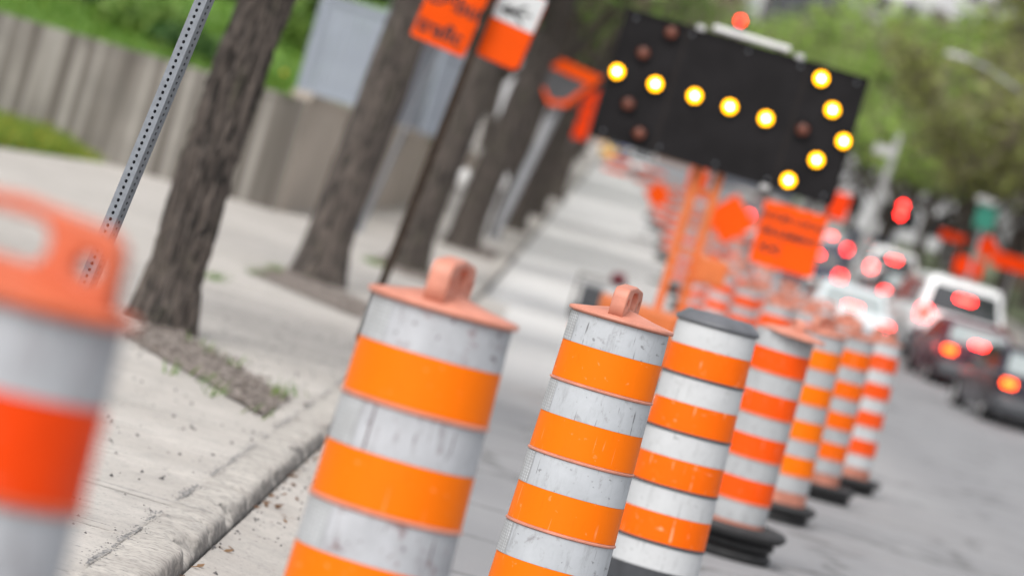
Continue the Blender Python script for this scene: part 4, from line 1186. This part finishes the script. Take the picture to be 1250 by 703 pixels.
t = thing('signal_post', 'grey post under the double red traffic light', 'signal pole', (p.x + .02, p.y + .2, elev(p.y)))
MB().tube([(0, 0, 0), (0, 0, p.z - elev(p.y) + .3)], [.08, .07], 12).build('post', MAT['paint_grey'], t)
MB().lathe([(.16, 0), (.16, .05), (.09, .12)], 12).build('base_plate', MAT['paint_grey'], t)
p = at(1052, 300, 120); q_ = at(1088, 190, 120)
t = thing('utility_pole', 'pale grey pole rising between the red lights at the lower right of the arrow board', 'pole', (p.x, p.y, elev(p.y)))
d = (q_ - p).normalized()
MB().tube([(0, 0, 0), d * 3, d * 5.4], [.17, .14, .10], 14).build('pole', MAT['pole_grey'], t, smooth=50)
MB().lathe([(.3, 0), (.3, .12), (.2, .3)], 14).build('base_plate', MAT['pale_grey'], t, smooth=30)
MB().box((d * 4.9) + Vector((-.3, -.1, -.1)), (.7, .1, .3)).build('cross_plate', MAT['pale_grey'], t)
# lamp post whose arm reaches over the right lane
pz = 112
pts = [at(x, y, pz) for x, y in ((1322, 190), (1318, 168), (1290, 138), (1240, 108), (1206, 84), (1176, 70))]
bx = pts[0].x
t = thing('street_lamp', 'grey street lamp with curved arm at the upper right', 'street lamp', (bx, pts[0].y, elev(pts[0].y) + SW))
o0 = Vector(t.location)
MB().tube([(0, 0, 0), (0, 0, 3)] + [q_ - o0 for q_ in pts], [.11, .10, .08, .07, .06, .05, .05, .05], 12).build('pole', MAT['paint_grey'], t, smooth=60)
e_ = pts[-1] - o0
MB().box(e_ + Vector((-.15, 0, -.02)), (.75, .3, .14)).build('lamp_head', MAT['pale_grey'], t, bevel=.04)
p = at(1203, 266, 118)
t = thing('green_sign', 'green street sign under a grey lamp hood above the orange signs', 'street sign', (p.x, p.y + .1, elev(p.y) + SW))
hh = p.z - elev(p.y) - SW
MB().tube([(0, 0, 0), (0, 0, hh + .5)], .05, 10).build('post', MAT['paint_grey'], t)
plate(t, 'sign_plate', .62, .72, .04, MAT['green_sign'], (0, -.07, hh), th=.02)
MB().box((-.12, -.05, hh + .5), (.6, .25, .2)).build('lamp_hood', MAT['pale_grey'], t, bevel=.04)

# ------------------------------------------------------------------ trees and buildings on the right and at the end
protoA = tree('roadside_tree', 'olive budding tree in the blurred row right of the street', (RX + 3.0 + off(88), 88, elev(88) + SW), .2, 2.4, 11.5, (.0, 0), 201, leaf='leaf_olive', n_leaf=24, leaf_s=.17, group='budding trees along the right side', twigs=20)
protoB = tree('roadside_tree', 'greener budding tree in the blurred row right of the street', (RX + 2.2 + off(150), 150, elev(150) + SW), .2, 2.4, 10.5, (.02, 0), 207, leaf='leaf_pale', n_leaf=24, leaf_s=.17, group='green trees along the right side', twigs=14)
for i, (x, y, pr, sc_) in enumerate(((2.2, 104, 0, 1.0), (5.5, 97, 0, 1.2), (2.6, 117, 0, 1.0), (5.2, 125, 0, 1.15), (2.4, 133, 0, .95), (8.2, 112, 0, 1.3), (7.5, 140, 0, 1.4), (4.8, 158, 0, 1.3),
                                    (.8, 176, 1, 1.05), (2.5, 196, 1, 1.1), (-.5, 215, 1, 1.25), (4.8, 225, 1, 1.35), (1.5, 240, 1, 1.35), (9, 185, 0, 1.6), (-1.5, 262, 1, 1.5), (5.5, 275, 1, 1.5), (.0, 305, 1, 1.5), (-4, 330, 1, 1.6), (11, 260, 1, 1.4), (12.5, 150, 0, 1.6), (7.5, 205, 1, 1.6), (3.5, 186, 1, 1.3), (9.5, 235, 1, 1.8))):
    o = copy_tree((protoA, protoB)[pr]); yy = y
    o.location = (RX + x + off(yy), yy, elev(yy) + (SW if x > .2 else 0)); o.rotation_euler.z = random.uniform(0, 6.28); o.scale = (sc_, sc_, sc_ * random.uniform(.95, 1.1))
protoC = tree('avenue_tree', 'leafy tree far up the left side, over the street', (KX - 1.0 + off(160), 160, elev(160) + SW), .24, 3.0, 11, (.05, 0), 301, leaf='leaf_green', n_leaf=16, leaf_s=.17, group='far trees on the left of the street', twigs=16)
for (x, y, sc_) in ((-1.2, 178, 1.1), (-1.0, 200, 1.1), (-1.4, 225, 1.2), (-1.2, 255, 1.3), (-5, 190, 1.3), (-6, 150, 1.2), (-5, 240, 1.6), (-1.3, 295, 1.5), (-3, 350, 1.8), (-9, 170, 1.6)):
    o = copy_tree(protoC); o.location = (KX + x + off(y), y, elev(y) + SW); o.rotation_euler.z = random.uniform(0, 6.28); o.scale = (sc_,) * 3
def building(x, y, wx, wy, hgt, label, wallc, floors, bays):
    t_ = thing('apartment_building', label, 'building', (x, y, elev(y)))
    MB().box((0, 0, hgt / 2), (wx, wy, hgt)).build('wall', wallc, t_)
    MB().box((0, 0, hgt + .25), (wx + .5, wy + .5, .5)).build('roof', MAT['pale_grey'], t_)
    fh = hgt / floors
    for f in range(floors):
        for k in range(bays):
            xx = -wx / 2 + wx * (k + .5) / bays
            w2 = wx / bays * .55
            o_ = MB().box((xx, -wy / 2 - .02, fh * (f + .55)), (w2, .12, fh * .5)).build('window', MAT['glass'], t_)
    for f in range(floors):
        for k in range(3):
            MB().box((-wx / 2 - .02, -wy / 2 + wy * (k + .5) / 3, fh * (f + .55)), (.12, wy / 6, fh * .5)).build('window', MAT['glass'], t_)
bm1 = simple('pale facade', (0.5, 0.5, 0.52), 0.8, var=.08, scale=.3); bm2 = simple('dark facade', (0.06, 0.065, 0.08), 0.6, var=.2, scale=.3); bm3 = simple('brown brick', (0.2, 0.13, 0.1), 0.9, var=.15, scale=.4)
building(25, 330, 12, 14, 30, 'pale apartment tower above the trees at the top right', bm1, 9, 5)
building(17, 390, 8, 14, 34, 'dark tower behind the pale apartment tower', bm2, 10, 4)
building(-8, 420, 14, 14, 26, 'pale block at the far end of the street', bm1, 8, 6)
building(6, 470, 14, 12, 30, 'brown brick block closing the end of the street', bm3, 9, 6)
building(38, 250, 16, 40, 22, 'brown brick building behind the right hand trees', bm3, 7, 6)
